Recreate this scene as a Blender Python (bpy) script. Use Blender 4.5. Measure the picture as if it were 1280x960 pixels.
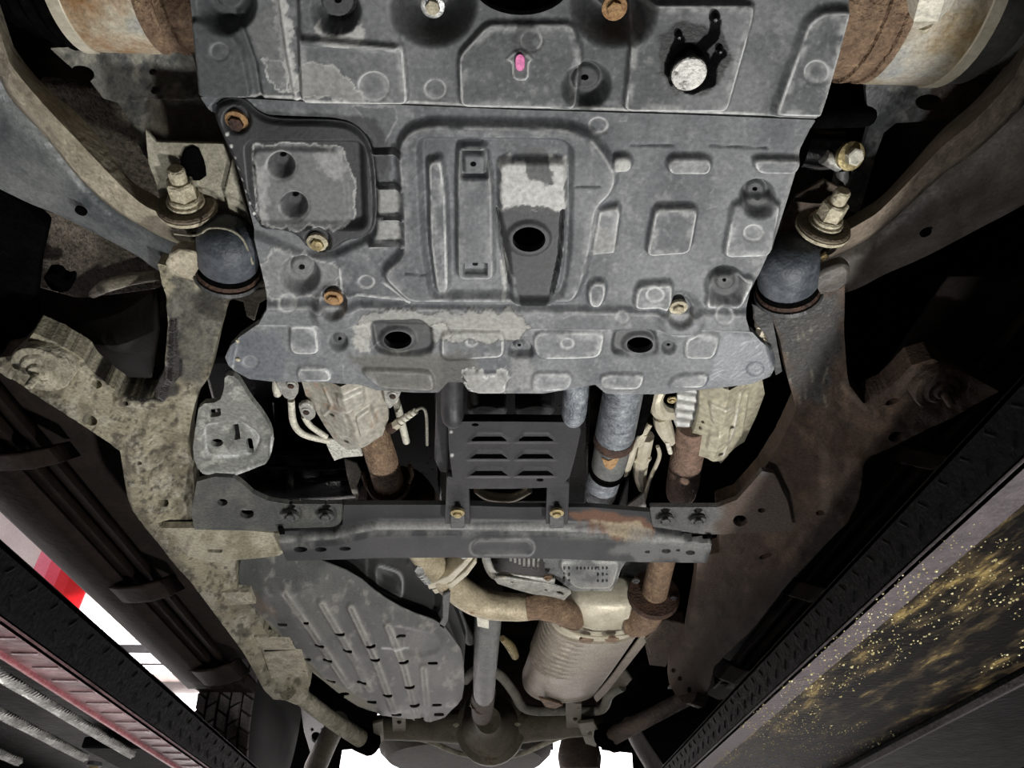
import bpy, bmesh, math, random
import numpy as np
from mathutils import Vector, Matrix, Quaternion
from mathutils.geometry import tessellate_polygon

S = bpy.context.scene
for o in list(bpy.data.objects): bpy.data.objects.remove(o)
random.seed(4)
RNG = np.random.default_rng(7)

# ---------------------------------------------------------------- camera
F, CX, CY = 900.0, 640.0, 480.0
CAM = np.array((0.0, 0.0, 1.25))
_n = lambda v: np.array(v, float) / np.linalg.norm(v)
YC = _n((-40, -725, -900))                       # the truck's rearward axis seen from the camera
XC = np.array((1.0, 0, 0)); XC = _n(XC - XC.dot(YC) * YC)
ZC = np.cross(XC, YC)
R3 = np.array((XC, YC, ZC))
cd = bpy.data.cameras.new('camera'); cam = bpy.data.objects.new('camera', cd)
S.collection.objects.link(cam); S.camera = cam
cd.sensor_width = 36; cd.lens = F / 1280 * 36; cd.clip_start = .01; cd.clip_end = 60
cam.matrix_world = Matrix.Translation(Vector(CAM)) @ Matrix([list(r) for r in R3]).to_4x4()

# ---------------------------------------------------------------- world, lamps, exposure
W = bpy.data.worlds.new('shop_air'); S.world = W; W.use_nodes = True
W.node_tree.nodes['Background'].inputs[0].default_value = (1, .96, .93, 1)
W.node_tree.nodes['Background'].inputs[1].default_value = .025
S.view_settings.view_transform = 'Standard'; S.view_settings.look = 'None'
S.view_settings.exposure = 0.22; S.view_settings.gamma = 1; S.view_settings.use_curve_mapping = False

def lamp(name, kind, loc, aim, energy, col=(1, 1, 1), **kw):
    l = bpy.data.lights.new(name, kind); l.energy = energy; l.color = col
    for k, v in kw.items(): setattr(l, k, v)
    o = bpy.data.objects.new(name, l); S.collection.objects.link(o)
    o.location = loc
    o.rotation_euler = (Vector(aim) - Vector(loc)).to_track_quat('-Z', 'Y').to_euler()
    return o
lamp('work_lamp', 'SPOT', (.62, .85, .50), (-.12, .75, 1.85), 62, (1, .985, .955), spot_size=math.radians(105), spot_blend=.5, shadow_soft_size=.06)
lamp('work_lamp', 'SPOT', (-.15, .80, .55), (-.08, .62, 1.8), 20, (1, .99, .97), spot_size=math.radians(100), spot_blend=.7, shadow_soft_size=.06)
lamp('added_rear_fill', 'SPOT', (.12, 1.55, .45), (.02, 2.25, 1.85), 15, (1, .97, .93), spot_size=math.radians(72), spot_blend=.8, shadow_soft_size=.1)  # added fill to brighten the rear axle, no real lamp
lamp('shop_tube_light', 'AREA', (-2.6, 5.2, 3.6), (-2.0, 6.3, 1.5), 430, (1, .985, .98), shape='RECTANGLE', size=2.4, size_y=.3)
lamp('shop_tube_light', 'AREA', (1.4, 5.2, 3.6), (1.0, 6.3, 1.5), 270, (1, .99, .98), shape='RECTANGLE', size=2.4, size_y=.3)
lamp('shop_tube_light', 'AREA', (-2.6, .6, .5), (-.6, .9, 1.5), 4, (1, .95, .95), shape='RECTANGLE', size=1.6, size_y=.2)

# ---------------------------------------------------------------- helpers
def ray(px, py):
    px = np.asarray(px, float); py = np.asarray(py, float)
    v = np.stack(np.broadcast_arrays((px - CX) / F, -(py - CY) / F, -1.0), -1)
    return v @ R3.T
def T(px, py, h):
    """distance along the view ray to the plane z = h above the lens (or z = h0 + sy*Y + sx*X)"""
    d = ray(px, py)
    if isinstance(h, tuple):
        h0, sy, sx = (h + (0,))[:3]
        return h0 / (d[..., 2] - sy * d[..., 1] - sx * d[..., 0])
    return np.asarray(h, float) / d[..., 2]
def P(px, py, h): return CAM + ray(px, py) * T(px, py, h)[..., None]
def MPP(px, py, h): return float(T(px, py, h)) / F
def lin(c):
    c = np.asarray(c, float) / 255
    return np.where(c <= .04045, c / 12.92, ((c + .055) / 1.055) ** 2.4)

def tag(o, label=None, cat=None, group=None, kind=None):
    for k, v in (('label', label), ('category', cat), ('group', group), ('kind', kind)):
        if v: o[k] = v
    return o
def thing(name, label, cat, at, group=None):
    o = bpy.data.objects.new(name, None); S.collection.objects.link(o)
    o.location = Vector(at); o.empty_display_size = .02
    return tag(o, label, cat, group)
def top(o):
    v = Vector((0, 0, 0))
    while o: v += o.location; o = o.parent
    return v
def mesh(name, V, Fc, mat, parent=None, smooth=35, vc=None):
    V = np.asarray(V, float)
    org = np.array(top(parent)) if parent else V.mean(0)
    m = bpy.data.meshes.new(name)
    if isinstance(Fc, np.ndarray):
        n, k = Fc.shape
        m.vertices.add(len(V)); m.vertices.foreach_set('co', (V - org).astype('f4').ravel())
        m.loops.add(n * k); m.loops.foreach_set('vertex_index', Fc.astype('i4').ravel())
        m.polygons.add(n); m.polygons.foreach_set('loop_start', np.arange(0, n * k, k, dtype='i4'))
        m.update(calc_edges=True)
    else:
        m.from_pydata([tuple(v) for v in V - org], [], [tuple(f) for f in Fc])
    m.validate()
    if vc is not None:
        a = m.color_attributes.new('Col', 'FLOAT_COLOR', 'POINT')
        a.data.foreach_set('color', np.asarray(vc, 'f4').ravel())
    if smooth:
        m.polygons.foreach_set('use_smooth', np.ones(len(m.polygons), bool))
        m.set_sharp_from_angle(angle=math.radians(smooth))
    m.materials.append(mat)
    o = bpy.data.objects.new(name, m); S.collection.objects.link(o)
    if parent: o.parent = parent
    else: o.location = Vector(org)
    return o
def fixn(o):
    bm = bmesh.new(); bm.from_mesh(o.data)
    bmesh.ops.recalc_face_normals(bm, faces=bm.faces); bm.to_mesh(o.data); bm.free()
    o.data.set_sharp_from_angle(angle=math.radians(35))
    return o
def bevel(o, w, seg=2):
    b = o.modifiers.new('bevel', 'BEVEL'); b.width = w; b.segments = seg; b.limit_method = 'ANGLE'; b.angle_limit = math.radians(40)
    return o
def rounded(poly, it=2, t=.25):
    p = np.asarray(poly, float)
    for _ in range(it):
        q = np.roll(p, -1, 0)
        p = np.stack((p * (1 - t) + q * t, p * t + q * (1 - t)), 1).reshape(-1, 2)
    return p
def corners(poly, d=8, k=5):
    p = np.asarray(poly, float); a = np.roll(p, 1, 0); b = np.roll(p, -1, 0); out = []
    for q, u, v in zip(p, a, b):
        lu, lv = np.linalg.norm(u - q), np.linalg.norm(v - q)
        s, e = q + (u - q) / (lu + 1e-9) * min(d, .42 * lu), q + (v - q) / (lv + 1e-9) * min(d, .42 * lv)
        for t in np.linspace(0, 1, k): out.append((1 - t) ** 2 * s + 2 * t * (1 - t) * q + t * t * e)
    return np.array(out)
def ell(cx, cy, rx, ry, n=20, rot=0):
    a = np.linspace(0, 2 * np.pi, n, endpoint=False); c, s = math.cos(rot), math.sin(rot)
    x, y = rx * np.cos(a), ry * np.sin(a)
    return np.stack((cx + x * c - y * s, cy + x * s + y * c), -1)

# ---- noise
def vnoise(x, y, seed):
    r = np.random.default_rng(seed).random((64, 64))
    xi = np.floor(x).astype(int); yi = np.floor(y).astype(int); u = x - xi; v = y - yi
    u = u * u * (3 - 2 * u); v = v * v * (3 - 2 * v)
    g = lambda a, b: r[a % 64, b % 64]
    return (g(xi, yi) * (1 - u) + g(xi + 1, yi) * u) * (1 - v) + (g(xi, yi + 1) * (1 - u) + g(xi + 1, yi + 1) * u) * v
def fbm(x, y, s, seed=1, octv=4):
    t = 0; a = 1; n = 0
    for k in range(octv):
        t = t + a * vnoise(x / s + 7.3 * k, y / s + 3.1 * k, seed + k); n += a; a *= .55; s /= 2.05
    return t / n
def sstep(a, b, x):
    t = np.clip((x - a) / (b - a), 0, 1); return t * t * (3 - 2 * t)
def sdpoly(x, y, poly):
    p = np.asarray(poly, float); q = np.roll(p, 1, 0)
    d = np.full(x.shape, 1e18); s = np.ones(x.shape)
    for (ax, ay), (bx, by) in zip(p, q):
        ex, ey = bx - ax, by - ay; wx, wy = x - ax, y - ay
        t = np.clip((wx * ex + wy * ey) / (ex * ex + ey * ey + 1e-12), 0, 1)
        d = np.minimum(d, (wx - ex * t) ** 2 + (wy - ey * t) ** 2)
        c1 = y >= ay; c2 = y < by; c3 = ex * wy > ey * wx
        s = np.where((c1 & c2 & c3) | (~c1 & ~c2 & ~c3), -s, s)
    return s * np.sqrt(d)
def sdline(x, y, pts):
    d = np.full(x.shape, 1e18)
    for (ax, ay), (bx, by) in zip(pts[:-1], pts[1:]):
        ex, ey = bx - ax, by - ay; wx, wy = x - ax, y - ay
        t = np.clip((wx * ex + wy * ey) / (ex * ex + ey * ey + 1e-12), 0, 1)
        d = np.minimum(d, (wx - ex * t) ** 2 + (wy - ey * t) ** 2)
    return np.sqrt(d)
def sdell(x, y, cx, cy, rx, ry): return (np.sqrt(((x - cx) / rx) ** 2 + ((y - cy) / ry) ** 2) - 1) * min(rx, ry)

# ---- materials
def _mat(name):
    m = bpy.data.materials.new(name); m.use_nodes = True
    return m, m.node_tree.nodes, m.node_tree.links, m.node_tree.nodes['Principled BSDF']
def M(name, c1, c2=None, rough=.6, metal=0, scale=30, bump=.15, c3=None, spread=(.35, .62), fine=4, spec=.4, rvar=.1, grain=.35):
    """two or three tone worn surface; colours are 0-255"""
    m, N, L, B = _mat(name)
    c2 = c2 or [min(255, v * 1.25) for v in c1]
    tc = N.new('ShaderNodeTexCoord')
    n1 = N.new('ShaderNodeTexNoise'); n1.inputs['Scale'].default_value = scale; n1.inputs['Detail'].default_value = 8; n1.inputs['Roughness'].default_value = .65
    L.new(tc.outputs['Object'], n1.inputs['Vector'])
    r = N.new('ShaderNodeValToRGB'); e = r.color_ramp.elements
    e[0].position, e[1].position = spread
    e[0].color = (*lin(c1), 1); e[1].color = (*lin(c2), 1)
    if c3: k = e.new(min(.98, spread[1] + .08)); k.color = (*lin(c3), 1)
    L.new(n1.outputs['Fac'], r.inputs['Fac'])
    ng = N.new('ShaderNodeTexNoise'); ng.inputs['Scale'].default_value = 230; ng.inputs['Detail'].default_value = 6; ng.inputs['Roughness'].default_value = .75
    L.new(tc.outputs['Object'], ng.inputs['Vector'])
    gr = N.new('ShaderNodeMapRange'); gr.inputs['From Min'].default_value = .32; gr.inputs['From Max'].default_value = .68
    gr.inputs['To Min'].default_value = 1 - grain; gr.inputs['To Max'].default_value = 1 + grain; L.new(ng.outputs['Fac'], gr.inputs['Value'])
    gx = N.new('ShaderNodeVectorMath'); gx.operation = 'SCALE'; L.new(r.outputs['Color'], gx.inputs[0]); L.new(gr.outputs['Result'], gx.inputs['Scale'])
    L.new(gx.outputs[0], B.inputs['Base Color'])
    n2 = N.new('ShaderNodeTexNoise'); n2.inputs['Scale'].default_value = scale * fine; n2.inputs['Detail'].default_value = 5
    L.new(tc.outputs['Object'], n2.inputs['Vector'])
    b = N.new('ShaderNodeBump'); b.inputs['Strength'].default_value = min(1, bump * 1.5); b.inputs['Distance'].default_value = .006
    L.new(n2.outputs['Fac'], b.inputs['Height']); L.new(b.outputs['Normal'], B.inputs['Normal'])
    mr = N.new('ShaderNodeMapRange'); mr.inputs['To Min'].default_value = max(.05, rough - rvar); mr.inputs['To Max'].default_value = min(1, rough + rvar)
    L.new(n1.outputs['Fac'], mr.inputs['Value']); L.new(mr.outputs['Result'], B.inputs['Roughness'])
    B.inputs['Metallic'].default_value = metal; B.inputs['Specular IOR Level'].default_value = spec
    return m
def VC(name, bump=.2, scale=140, metal=0, spec=.4, grain=(.7, 1.3)):
    """base colour = dirt and wear map stored on the vertices, roughness in its alpha"""
    m, N, L, B = _mat(name)
    a = N.new('ShaderNodeAttribute'); a.attribute_name = 'Col'
    tc = N.new('ShaderNodeTexCoord')
    n = N.new('ShaderNodeTexNoise'); n.inputs['Scale'].default_value = scale * 2; n.inputs['Detail'].default_value = 6
    L.new(tc.outputs['Object'], n.inputs['Vector'])
    mr = N.new('ShaderNodeMapRange'); mr.inputs['From Min'].default_value = .3; mr.inputs['From Max'].default_value = .7
    mr.inputs['To Min'].default_value, mr.inputs['To Max'].default_value = grain
    L.new(n.outputs['Fac'], mr.inputs['Value'])
    x = N.new('ShaderNodeVectorMath'); x.operation = 'SCALE'
    L.new(a.outputs['Color'], x.inputs[0]); L.new(mr.outputs['Result'], x.inputs['Scale']); L.new(x.outputs[0], B.inputs['Base Color'])
    L.new(a.outputs['Alpha'], B.inputs['Roughness'])
    n2 = N.new('ShaderNodeTexNoise'); n2.inputs['Scale'].default_value = scale * 3; n2.inputs['Detail'].default_value = 4
    L.new(tc.outputs['Object'], n2.inputs['Vector'])
    b = N.new('ShaderNodeBump'); b.inputs['Strength'].default_value = bump; b.inputs['Distance'].default_value = .003
    L.new(n2.outputs['Fac'], b.inputs['Height']); L.new(b.outputs['Normal'], B.inputs['Normal'])
    B.inputs['Metallic'].default_value = metal; B.inputs['Specular IOR Level'].default_value = spec
    return m
PLASTIC = VC('dusty_grey_plastic'); DIRTY = VC('dirty_steel', bump=.5, scale=90)
DARKP = M('black_plastic', (38, 38, 40), (56, 56, 58), .5, scale=25, bump=.1)
BLACK = M('black_rubber', (6, 6, 6), (13, 12, 12), .8, spec=0, scale=40, bump=.2)
SHINYB = M('oily_black', (9, 9, 10), (18, 18, 19), .3, scale=60, bump=.12, spec=.25)
GREYST = M('grey_painted_steel', (58, 59, 60), (84, 84, 84), .5, scale=40, bump=.2, spec=.5)
PALE = M('pale_road_dirt_steel', (124, 119, 102), (178, 172, 153), .75, scale=30, bump=.6, c3=(96, 86, 68))
BROWN = M('brown_steel_and_shade', (66, 55, 48), (90, 77, 66), .7, scale=25, bump=.4, c3=(84, 62, 50))  # right-side parts get their shade from this brown
RUST = M('rusty_pipe', (104, 82, 66), (146, 122, 98), .7, scale=60, bump=.6, c3=(176, 156, 122), metal=.15)
TAN = M('tan_exhaust_steel', (146, 134, 110), (192, 180, 154), .5, .2, scale=20, bump=.2, c3=(140, 108, 78), spread=(.36, .62))
RUSTD = M('dark_rust', (50, 36, 30), (80, 58, 46), .75, scale=60, bump=.4)
ORUST = M('orange_rust_washer', (132, 96, 64), (176, 142, 100), .7, scale=120, bump=.3)
ALU = M('cast_aluminium', (150, 150, 146), (196, 194, 186), .45, .35, scale=40, bump=.25, c3=(160, 148, 120))
CREAM = M('cream_aluminised_steel', (184, 176, 154), (216, 209, 190), .45, .25, scale=22, bump=.15, c3=(176, 150, 112), spread=(.36, .66), grain=.15)
MUFF = M('muffler_steel', (146, 138, 126), (176, 166, 152), .5, .3, scale=35, bump=.15, c3=(120, 84, 60), spread=(.3, .68))
WHITEM = M('pale_metal', (200, 197, 182), (226, 222, 206), .5, .1, scale=40, bump=.1)
ZINC = M('zinc_steel', (150, 152, 152), (200, 200, 196), .35, .5, scale=60, bump=.15)
GOLD = M('yellow_zinc', (138, 122, 88), (180, 166, 122), .45, .4, scale=80, bump=.15)
STUD = M('pale_dirty_bolt', (150, 140, 116), (206, 198, 174), .6, .1, scale=90, bump=.3)
BLUEG = M('blue_grey_bushing', (56, 62, 70), (92, 98, 104), .55, scale=70, bump=.15, c3=(150, 140, 110), spread=(.4, .7), spec=.6)
FELT = M('brown_felt', (66, 60, 53), (128, 118, 105), .95, scale=160, bump=1.0, fine=2)
SHAFT = M('grey_shaft', (92, 94, 93), (116, 117, 114), .5, .15, scale=30, bump=.1)
SCRATCH = M('scratched_zinc_tube', (92, 98, 106), (146, 152, 157), .38, .35, scale=90, bump=.35, c3=(196, 198, 198))
STEPM = M('dark_brown_step', (34, 28, 25), (46, 38, 34), .7, spec=.06,  scale=20, bump=.2)
LIFT = M('black_lift_paint', (8, 8, 9), (15, 14, 15), .7, spec=.08,  scale=30, bump=.3)
LIFTG = M('grey_lift_paint', (56, 50, 52), (76, 68, 71), .5, scale=30, bump=.2)
LIFTR = M('red_brown_lift_paint', (60, 40, 42), (138, 108, 110), .35, scale=14, bump=.25)
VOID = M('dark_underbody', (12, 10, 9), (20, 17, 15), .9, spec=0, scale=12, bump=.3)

# ---- builders
def slab(name, poly, h, th, mat, parent=None, bev=.0015, holes=(), it=0, down=None, smooth=35):
    """plate traced as an outline on plane h, th metres thick (upwards)"""
    loops = [rounded(poly, it) if it else np.asarray(poly, float)] + [np.asarray(q, float) for q in holes]
    W3 = [P(l[:, 0], l[:, 1], h) for l in loops]
    tri = tessellate_polygon([[Vector((x, y, 0)) for x, y in l] for l in loops])
    V = np.concatenate(W3); n = len(V)
    ex = np.array(down if down is not None else (0, 0, th), float)
    VV = np.concatenate((V, V + ex)); Fc = []
    for t in tri: Fc.append(tuple(t)); Fc.append(tuple(i + n for i in t[::-1]))
    k = 0
    for l in loops:
        m = len(l)
        for i in range(m):
            a, b = k + i, k + (i + 1) % m
            Fc.append((a, b, b + n, a + n))
        k += m
    o = fixn(mesh(name, VV, Fc, mat, parent, smooth))
    if bev: bevel(o, bev, 2)
    return o
def grid_faces(r, c, close=False):
    Fc = []
    for i in range(r - 1):
        for j in range(c if close else c - 1):
            a, b = i * c + j, i * c + (j + 1) % c
            Fc.append((a, b, b + c, a + c))
    return Fc
def loft(name, rows, mat, parent=None, th=.004, sub=3, smooth=50, close=False):
    """rows of (px, py, h) points joined into a sheet of real thickness"""
    A = np.array([[P(*p) for p in r] for r in rows])
    if sub > 1: A = smooth_rows(A, sub)
    r, c = A.shape[:2]
    o = fixn(mesh(name, A.reshape(-1, 3), grid_faces(r, c, close), mat, parent, smooth))
    if th:
        s = o.modifiers.new('thick', 'SOLIDIFY'); s.thickness = th; s.offset = 0
    return o
def smooth_rows(A, sub):
    out = []; n = len(A)
    for i in range(n - 1):
        p0, p1, p2, p3 = A[max(i - 1, 0)], A[i], A[i + 1], A[min(i + 2, n - 1)]
        for k in range(sub):
            t = k / sub
            out.append(.5 * (2 * p1 + (p2 - p0) * t + (2 * p0 - 5 * p1 + 4 * p2 - p3) * t * t + (3 * p1 - p0 - 3 * p2 + p3) * t ** 3))
    out.append(A[-1]); return np.array(out)
def sweep(name, C, r, mat, parent=None, n=14, caps=True, smooth=50):
    """tube through world points C with radius r (array)"""
    C = np.asarray(C, float); r = np.broadcast_to(np.asarray(r, float), (len(C),))
    tg = np.gradient(C, axis=0); tg /= np.linalg.norm(tg, axis=1)[:, None] + 1e-12
    u = np.cross(tg[0], (0, 0, 1)); 
    if np.linalg.norm(u) < 1e-3: u = np.array((1., 0, 0))
    V = []; a = np.linspace(0, 2 * np.pi, n, endpoint=False)
    for i in range(len(C)):
        u = u - u.dot(tg[i]) * tg[i]; u /= np.linalg.norm(u); w = np.cross(tg[i], u)
        V.append(C[i] + r[i] * (np.cos(a)[:, None] * u + np.sin(a)[:, None] * w))
    V = np.array(V); Fc = grid_faces(len(C), n, True)
    if caps: Fc += [tuple(range(n))[::-1], tuple((len(C) - 1) * n + k for k in range(n))]
    return fixn(mesh(name, V.reshape(-1, 3), Fc, mat, parent, smooth))
def tube(name, pts, mat, parent=None, n=14, sub=5, **kw):
    """pts = (px, py, h, radius in px)"""
    A = np.array([[*P(p[0], p[1], p[2]), p[3] * MPP(*p[:3])] for p in pts])
    if sub > 1: A = smooth_rows(A, sub)
    return sweep(name, A[:, :3], A[:, 3], mat, parent, n, **kw)
def lathe(name, c, axis, prof, mat, parent=None, n=24, smooth=35, sq=None):
    """prof = (distance along axis, radius); closed at both ends; sq = flats (6 for a hex)"""
    ax = _n(axis); u = np.cross(ax, (1, 0, 0) if abs(ax[0]) < .8 else (0, 0, 1)); u = _n(u); w = np.cross(ax, u)
    k = sq or n; a = np.linspace(0, 2 * np.pi, k, endpoint=False) + .3
    V = np.concatenate([np.asarray(c) + ax * t + max(r, 1e-5) * (np.cos(a)[:, None] * u + np.sin(a)[:, None] * w) for t, r in prof])
    Fc = grid_faces(len(prof), k, True) + [tuple(range(k))[::-1], tuple((len(prof) - 1) * k + i for i in range(k))]
    return fixn(mesh(name, V, Fc, mat, parent, smooth))
def box(name, c, s, mat, parent=None, bev=.002, rot=None):
    c = np.array(c, float); s = np.array(s, float) / 2
    V = np.array([(x, y, z) for x in (-1, 1) for y in (-1, 1) for z in (-1, 1)], float) * s
    if rot is not None: V = V @ np.array(rot).T
    o = fixn(mesh(name, V + c, [(0, 1, 3, 2), (4, 6, 7, 5), (0, 4, 5, 1), (2, 3, 7, 6), (0, 2, 6, 4), (1, 5, 7, 3)], mat, parent))
    return bevel(o, bev) if bev else o
DOWN = (0, 0, -1)
def bolt(parent, px, py, h, r, m1=ZINC, m2=None, axis=DOWN, washer=True, tall=.6, name='bolt', label=None, recess=False):
    """flanged hex bolt, r = flange radius in px"""
    k = MPP(px, py, h) * r; c = P(px, py, h)
    b = lathe(name, c, axis, [(-.3 * k, .62 * k), (tall * k * .9, .62 * k), (tall * k, .5 * k)], m1, parent, sq=6, smooth=20)
    if washer:
        lathe('washer', c, axis, [(-.3 * k, .95 * k), (.12 * k, k), (.2 * k, .85 * k), (.2 * k, .5 * k)], m2 or m1, b, n=20)
    if label: b['label'] = label
    return b

class Relief:
    """pressed or moulded sheet: a fine grid over an outline on plane h, pushed down and up by its ribs, pads, cups and holes"""
    def __init__(s, poly, h, step=2.0, base=(90, 92, 95), rough=.62, seed=1):
        s.poly = np.asarray(poly, float); s.h = h; s.step = step; s.holes = []
        x0, y0 = s.poly.min(0) - step; x1, y1 = s.poly.max(0) + step
        xs = np.arange(x0, x1 + step, step); ys = np.arange(y0, y1 + step, step)
        s.X, s.Y = np.meshgrid(xs, ys); s.D = np.zeros_like(s.X); s.seed = seed
        s.C = np.empty((*s.X.shape, 4)); s.C[..., :3] = lin(base); s.C[..., 3] = rough
        s.m = MPP(*s.poly.mean(0), h)
    def sd(s, sh):
        if isinstance(sh, tuple) and sh[0] == 'e': return sdell(s.X, s.Y, *sh[1:])
        if isinstance(sh, tuple) and sh[0] == 'l': return sdline(s.X, s.Y, sh[1]) - sh[2]
        if isinstance(sh, tuple) and sh[0] == 'r':
            x0, y0, x1, y1, r = sh[1:]; x = abs(s.X - (x0 + x1) / 2) - (x1 - x0) / 2 + r; y = abs(s.Y - (y0 + y1) / 2) - (y1 - y0) / 2 + r
            return np.sqrt(np.maximum(x, 0) ** 2 + np.maximum(y, 0) ** 2) + np.minimum(np.maximum(x, y), 0) - r
        if isinstance(sh, tuple) and sh[0] == 'p': return sdpoly(s.X, s.Y, corners(sh[1], sh[2] if len(sh) > 2 else 10, 4))
        return sdpoly(s.X, s.Y, sh)
    def up(s, sh, amp, wall=6, edge=0, ecol=(222, 223, 222), ew=1.25):
        """raise (amp>0: towards the floor) in mm; edge = scuffed rim, also painted highlights"""
        d = s.sd(sh); s.D += amp * .001 * sstep(wall * .5, -wall * .5, d)
        if edge:
            n = fbm(s.X, s.Y, 26, s.seed + 40)
            s.paint(min(1, edge * 1.15) * sstep(ew * 1.7, 0, abs(d + wall * .35)) * sstep(.24, .55, n), ecol, .7)
            s.paint(.35 * edge * sstep(ew * 6, 0, abs(d + wall * .35 + 3)) * sstep(.35, .7, fbm(s.X, s.Y, 15, s.seed + 41)), ecol, .7)
        return s
    def cone(s, cx, cy, r0, r1, amp):
        d = np.hypot(s.X - cx, s.Y - cy); s.D += amp * .001 * sstep(r0, r1, d); return s
    def paint(s, k, col, rough=None):
        k = np.clip(k, 0, 1)[..., None]; s.C[..., :3] = s.C[..., :3] * (1 - k) + lin(col) * k
        if rough is not None: s.C[..., 3] = s.C[..., 3] * (1 - k[..., 0]) + rough * k[..., 0]
        return s
    def stain(s, sh, col, k=1, ragged=8, soft=2, rough=None, scale=14, seed=3, rim=None):
        d = s.sd(sh) + (fbm(s.X, s.Y, scale, s.seed + seed) - .5) * 2 * ragged
        s.paint(k * sstep(soft, -soft, d), col, rough)
        if rim: s.paint(.8 * sstep(1.8, .2, abs(d)), rim)
        return s
    def mottle(s, col, k=.5, lo=.45, hi=.7, scale=60, seed=11, rough=None):
        return s.paint(k * sstep(lo, hi, fbm(s.X, s.Y, scale, s.seed + seed)), col, rough)
    def hole(s, q): s.holes.append(np.asarray(q, float)); return s
    def build(s, name, mat, parent=None, th=.004, smooth=60):
        X, Y = s.X, s.Y; r, c = X.shape
        sd = sdpoly(X, Y, s.poly)
        inside = sd < 0
        for q in s.holes: inside &= sdpoly(X, Y, q) > 0
        f = inside[:-1, :-1].astype(int) + inside[1:, :-1] + inside[:-1, 1:] + inside[1:, 1:]
        keep = f >= 2
        idx = np.arange(r * c).reshape(r, c)
        Q = np.stack((idx[:-1, :-1], idx[:-1, 1:], idx[1:, 1:], idx[1:, :-1]), -1)[keep]
        e = np.concatenate([Q[:, [0, 1]], Q[:, [1, 2]], Q[:, [2, 3]], Q[:, [3, 0]]])
        es = np.sort(e, 1); key = es[:, 0].astype(np.int64) * r * c + es[:, 1]
        u, inv, cnt = np.unique(key, return_inverse=True, return_counts=True)
        be = e[cnt[inv] == 1]; bv = np.unique(be)
        px = X.ravel().copy(); py = Y.ravel().copy()
        best = np.full(len(bv), 1e18); nx = px[bv].copy(); ny = py[bv].copy(); x, y = px[bv], py[bv]
        for loop in [s.poly] + s.holes:
            for (ax, ay), (bx, by) in zip(loop, np.roll(loop, -1, 0)):
                ex, ey = bx - ax, by - ay
                t = np.clip(((x - ax) * ex + (y - ay) * ey) / (ex * ex + ey * ey + 1e-12), 0, 1)
                qx, qy = ax + ex * t, ay + ey * t; d = (x - qx) ** 2 + (y - qy) ** 2
                g = d < best; best[g] = d[g]; nx[g] = qx[g]; ny[g] = qy[g]
        near = best < (3 * s.step) ** 2
        px[bv[near]] = nx[near]; py[bv[near]] = ny[near]
        used = np.unique(Q); re = np.full(r * c, -1); re[used] = np.arange(len(used))
        V = P(px[used], py[used], s.h); V[:, 2] -= s.D.ravel()[used]
        C = s.C.reshape(-1, 4)[used]; Q = re[Q]; be = re[be]; bu = np.unique(be)
        sk = np.full(len(used), -1); sk[bu] = len(used) + np.arange(len(bu))
        V = np.concatenate((V, V[bu] + (0, 0, th))); C = np.concatenate((C, C[bu]))
        Q = np.concatenate((Q, np.stack((be[:, 1], be[:, 0], sk[be[:, 0]], sk[be[:, 1]]), -1)))
        # outward normal looks down
        return mesh(name, V, Q[:, ::-1].copy(), mat, parent, smooth, vc=C)
    def cup(s, cx, cy, r, depth=12, hole=None, hr=4, rim=0, disk=.55, dy=-3):
        """round socket with a raised seat and a dark screw hole"""
        s.stain(('e', cx, cy, r * .9, r * .85), (58, 59, 60), .75, 2, 3, seed=int(cx) % 50)
        s.up(('e', cx, cy, r, r * .95), -depth, r * .45, rim)
        s.up(('e', cx, cy + dy, r * disk, r * disk * .9), depth * .28, 3)
        hx, hy = hole or (cx, cy + dy)
        s.hole(ell(hx, hy, hr, hr * .8, 10)); return s
# ================================================================ setting: workshop
WALL = M('white_wall_paint', (232, 226, 226), (244, 240, 240), .7, scale=3, bump=.05)
CONC = M('grey_concrete', (56, 55, 54), (76, 74, 72), .8, scale=5, bump=.2)
tag(box('floor', (0, 3, -.05), (12, 12, .1), CONC, bev=0), kind='structure')
tag(box('ceiling', (0, 3, 5.25), (12, 12, .1), WALL, bev=0), kind='structure')
tag(box('wall_back', (0, 6.6, 2.6), (12, .12, 5.2), WALL, bev=0), kind='structure')
tag(box('wall_left', (-5.2, 3, 2.6), (.12, 12, 5.2), WALL, bev=0), kind='structure')
tag(box('wall_right', (5.2, 3, 2.6), (.12, 12, 5.2), CONC, bev=0), kind='structure')
def wall_x(px, py, y=6.5):                        # lateral place on the back wall behind a pixel
    d = ray(px, py); p = CAM + d * (y / d[1]); return p
ban = thing('wall_banner', 'red and pink vertical striped banner on the white wall beyond the left runway', 'banner', wall_x(75, 720))
x0, x1 = wall_x(36, 722)[0], wall_x(112, 722)[0]; zc = wall_x(75, 722)[2]
for i, (a, b, c) in enumerate(((0, .24, (232, 128, 150)), (.24, .46, (222, 82, 104)), (.46, .66, (206, 34, 48)), (.66, 1, (196, 8, 20)))):
    box('stripe', (x0 + (x1 - x0) * (a + b) / 2, 6.52, zc), ((x1 - x0) * (b - a), .02, 1.6), M('banner_red', c, c, .6, scale=2, bump=.02), ban, bev=.001)
p0 = wall_x(165, 815)
wc = thing('wall_shelf', 'grey metal wall shelf seen through the gap left of the rocker', 'shelf', p0)
for i, (py, th, g) in enumerate(((804, .05, (52, 50, 52)), (824, .09, (60, 58, 60)), (838, .07, (150, 136, 132)))):
    p = wall_x(165, py, 6.3); box('shelf_board', (p[0], 6.38, p[2]), (1.3, .22, th), M('shelf_grey', g, g, .5, bump=.02), wc, bev=.004)

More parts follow.
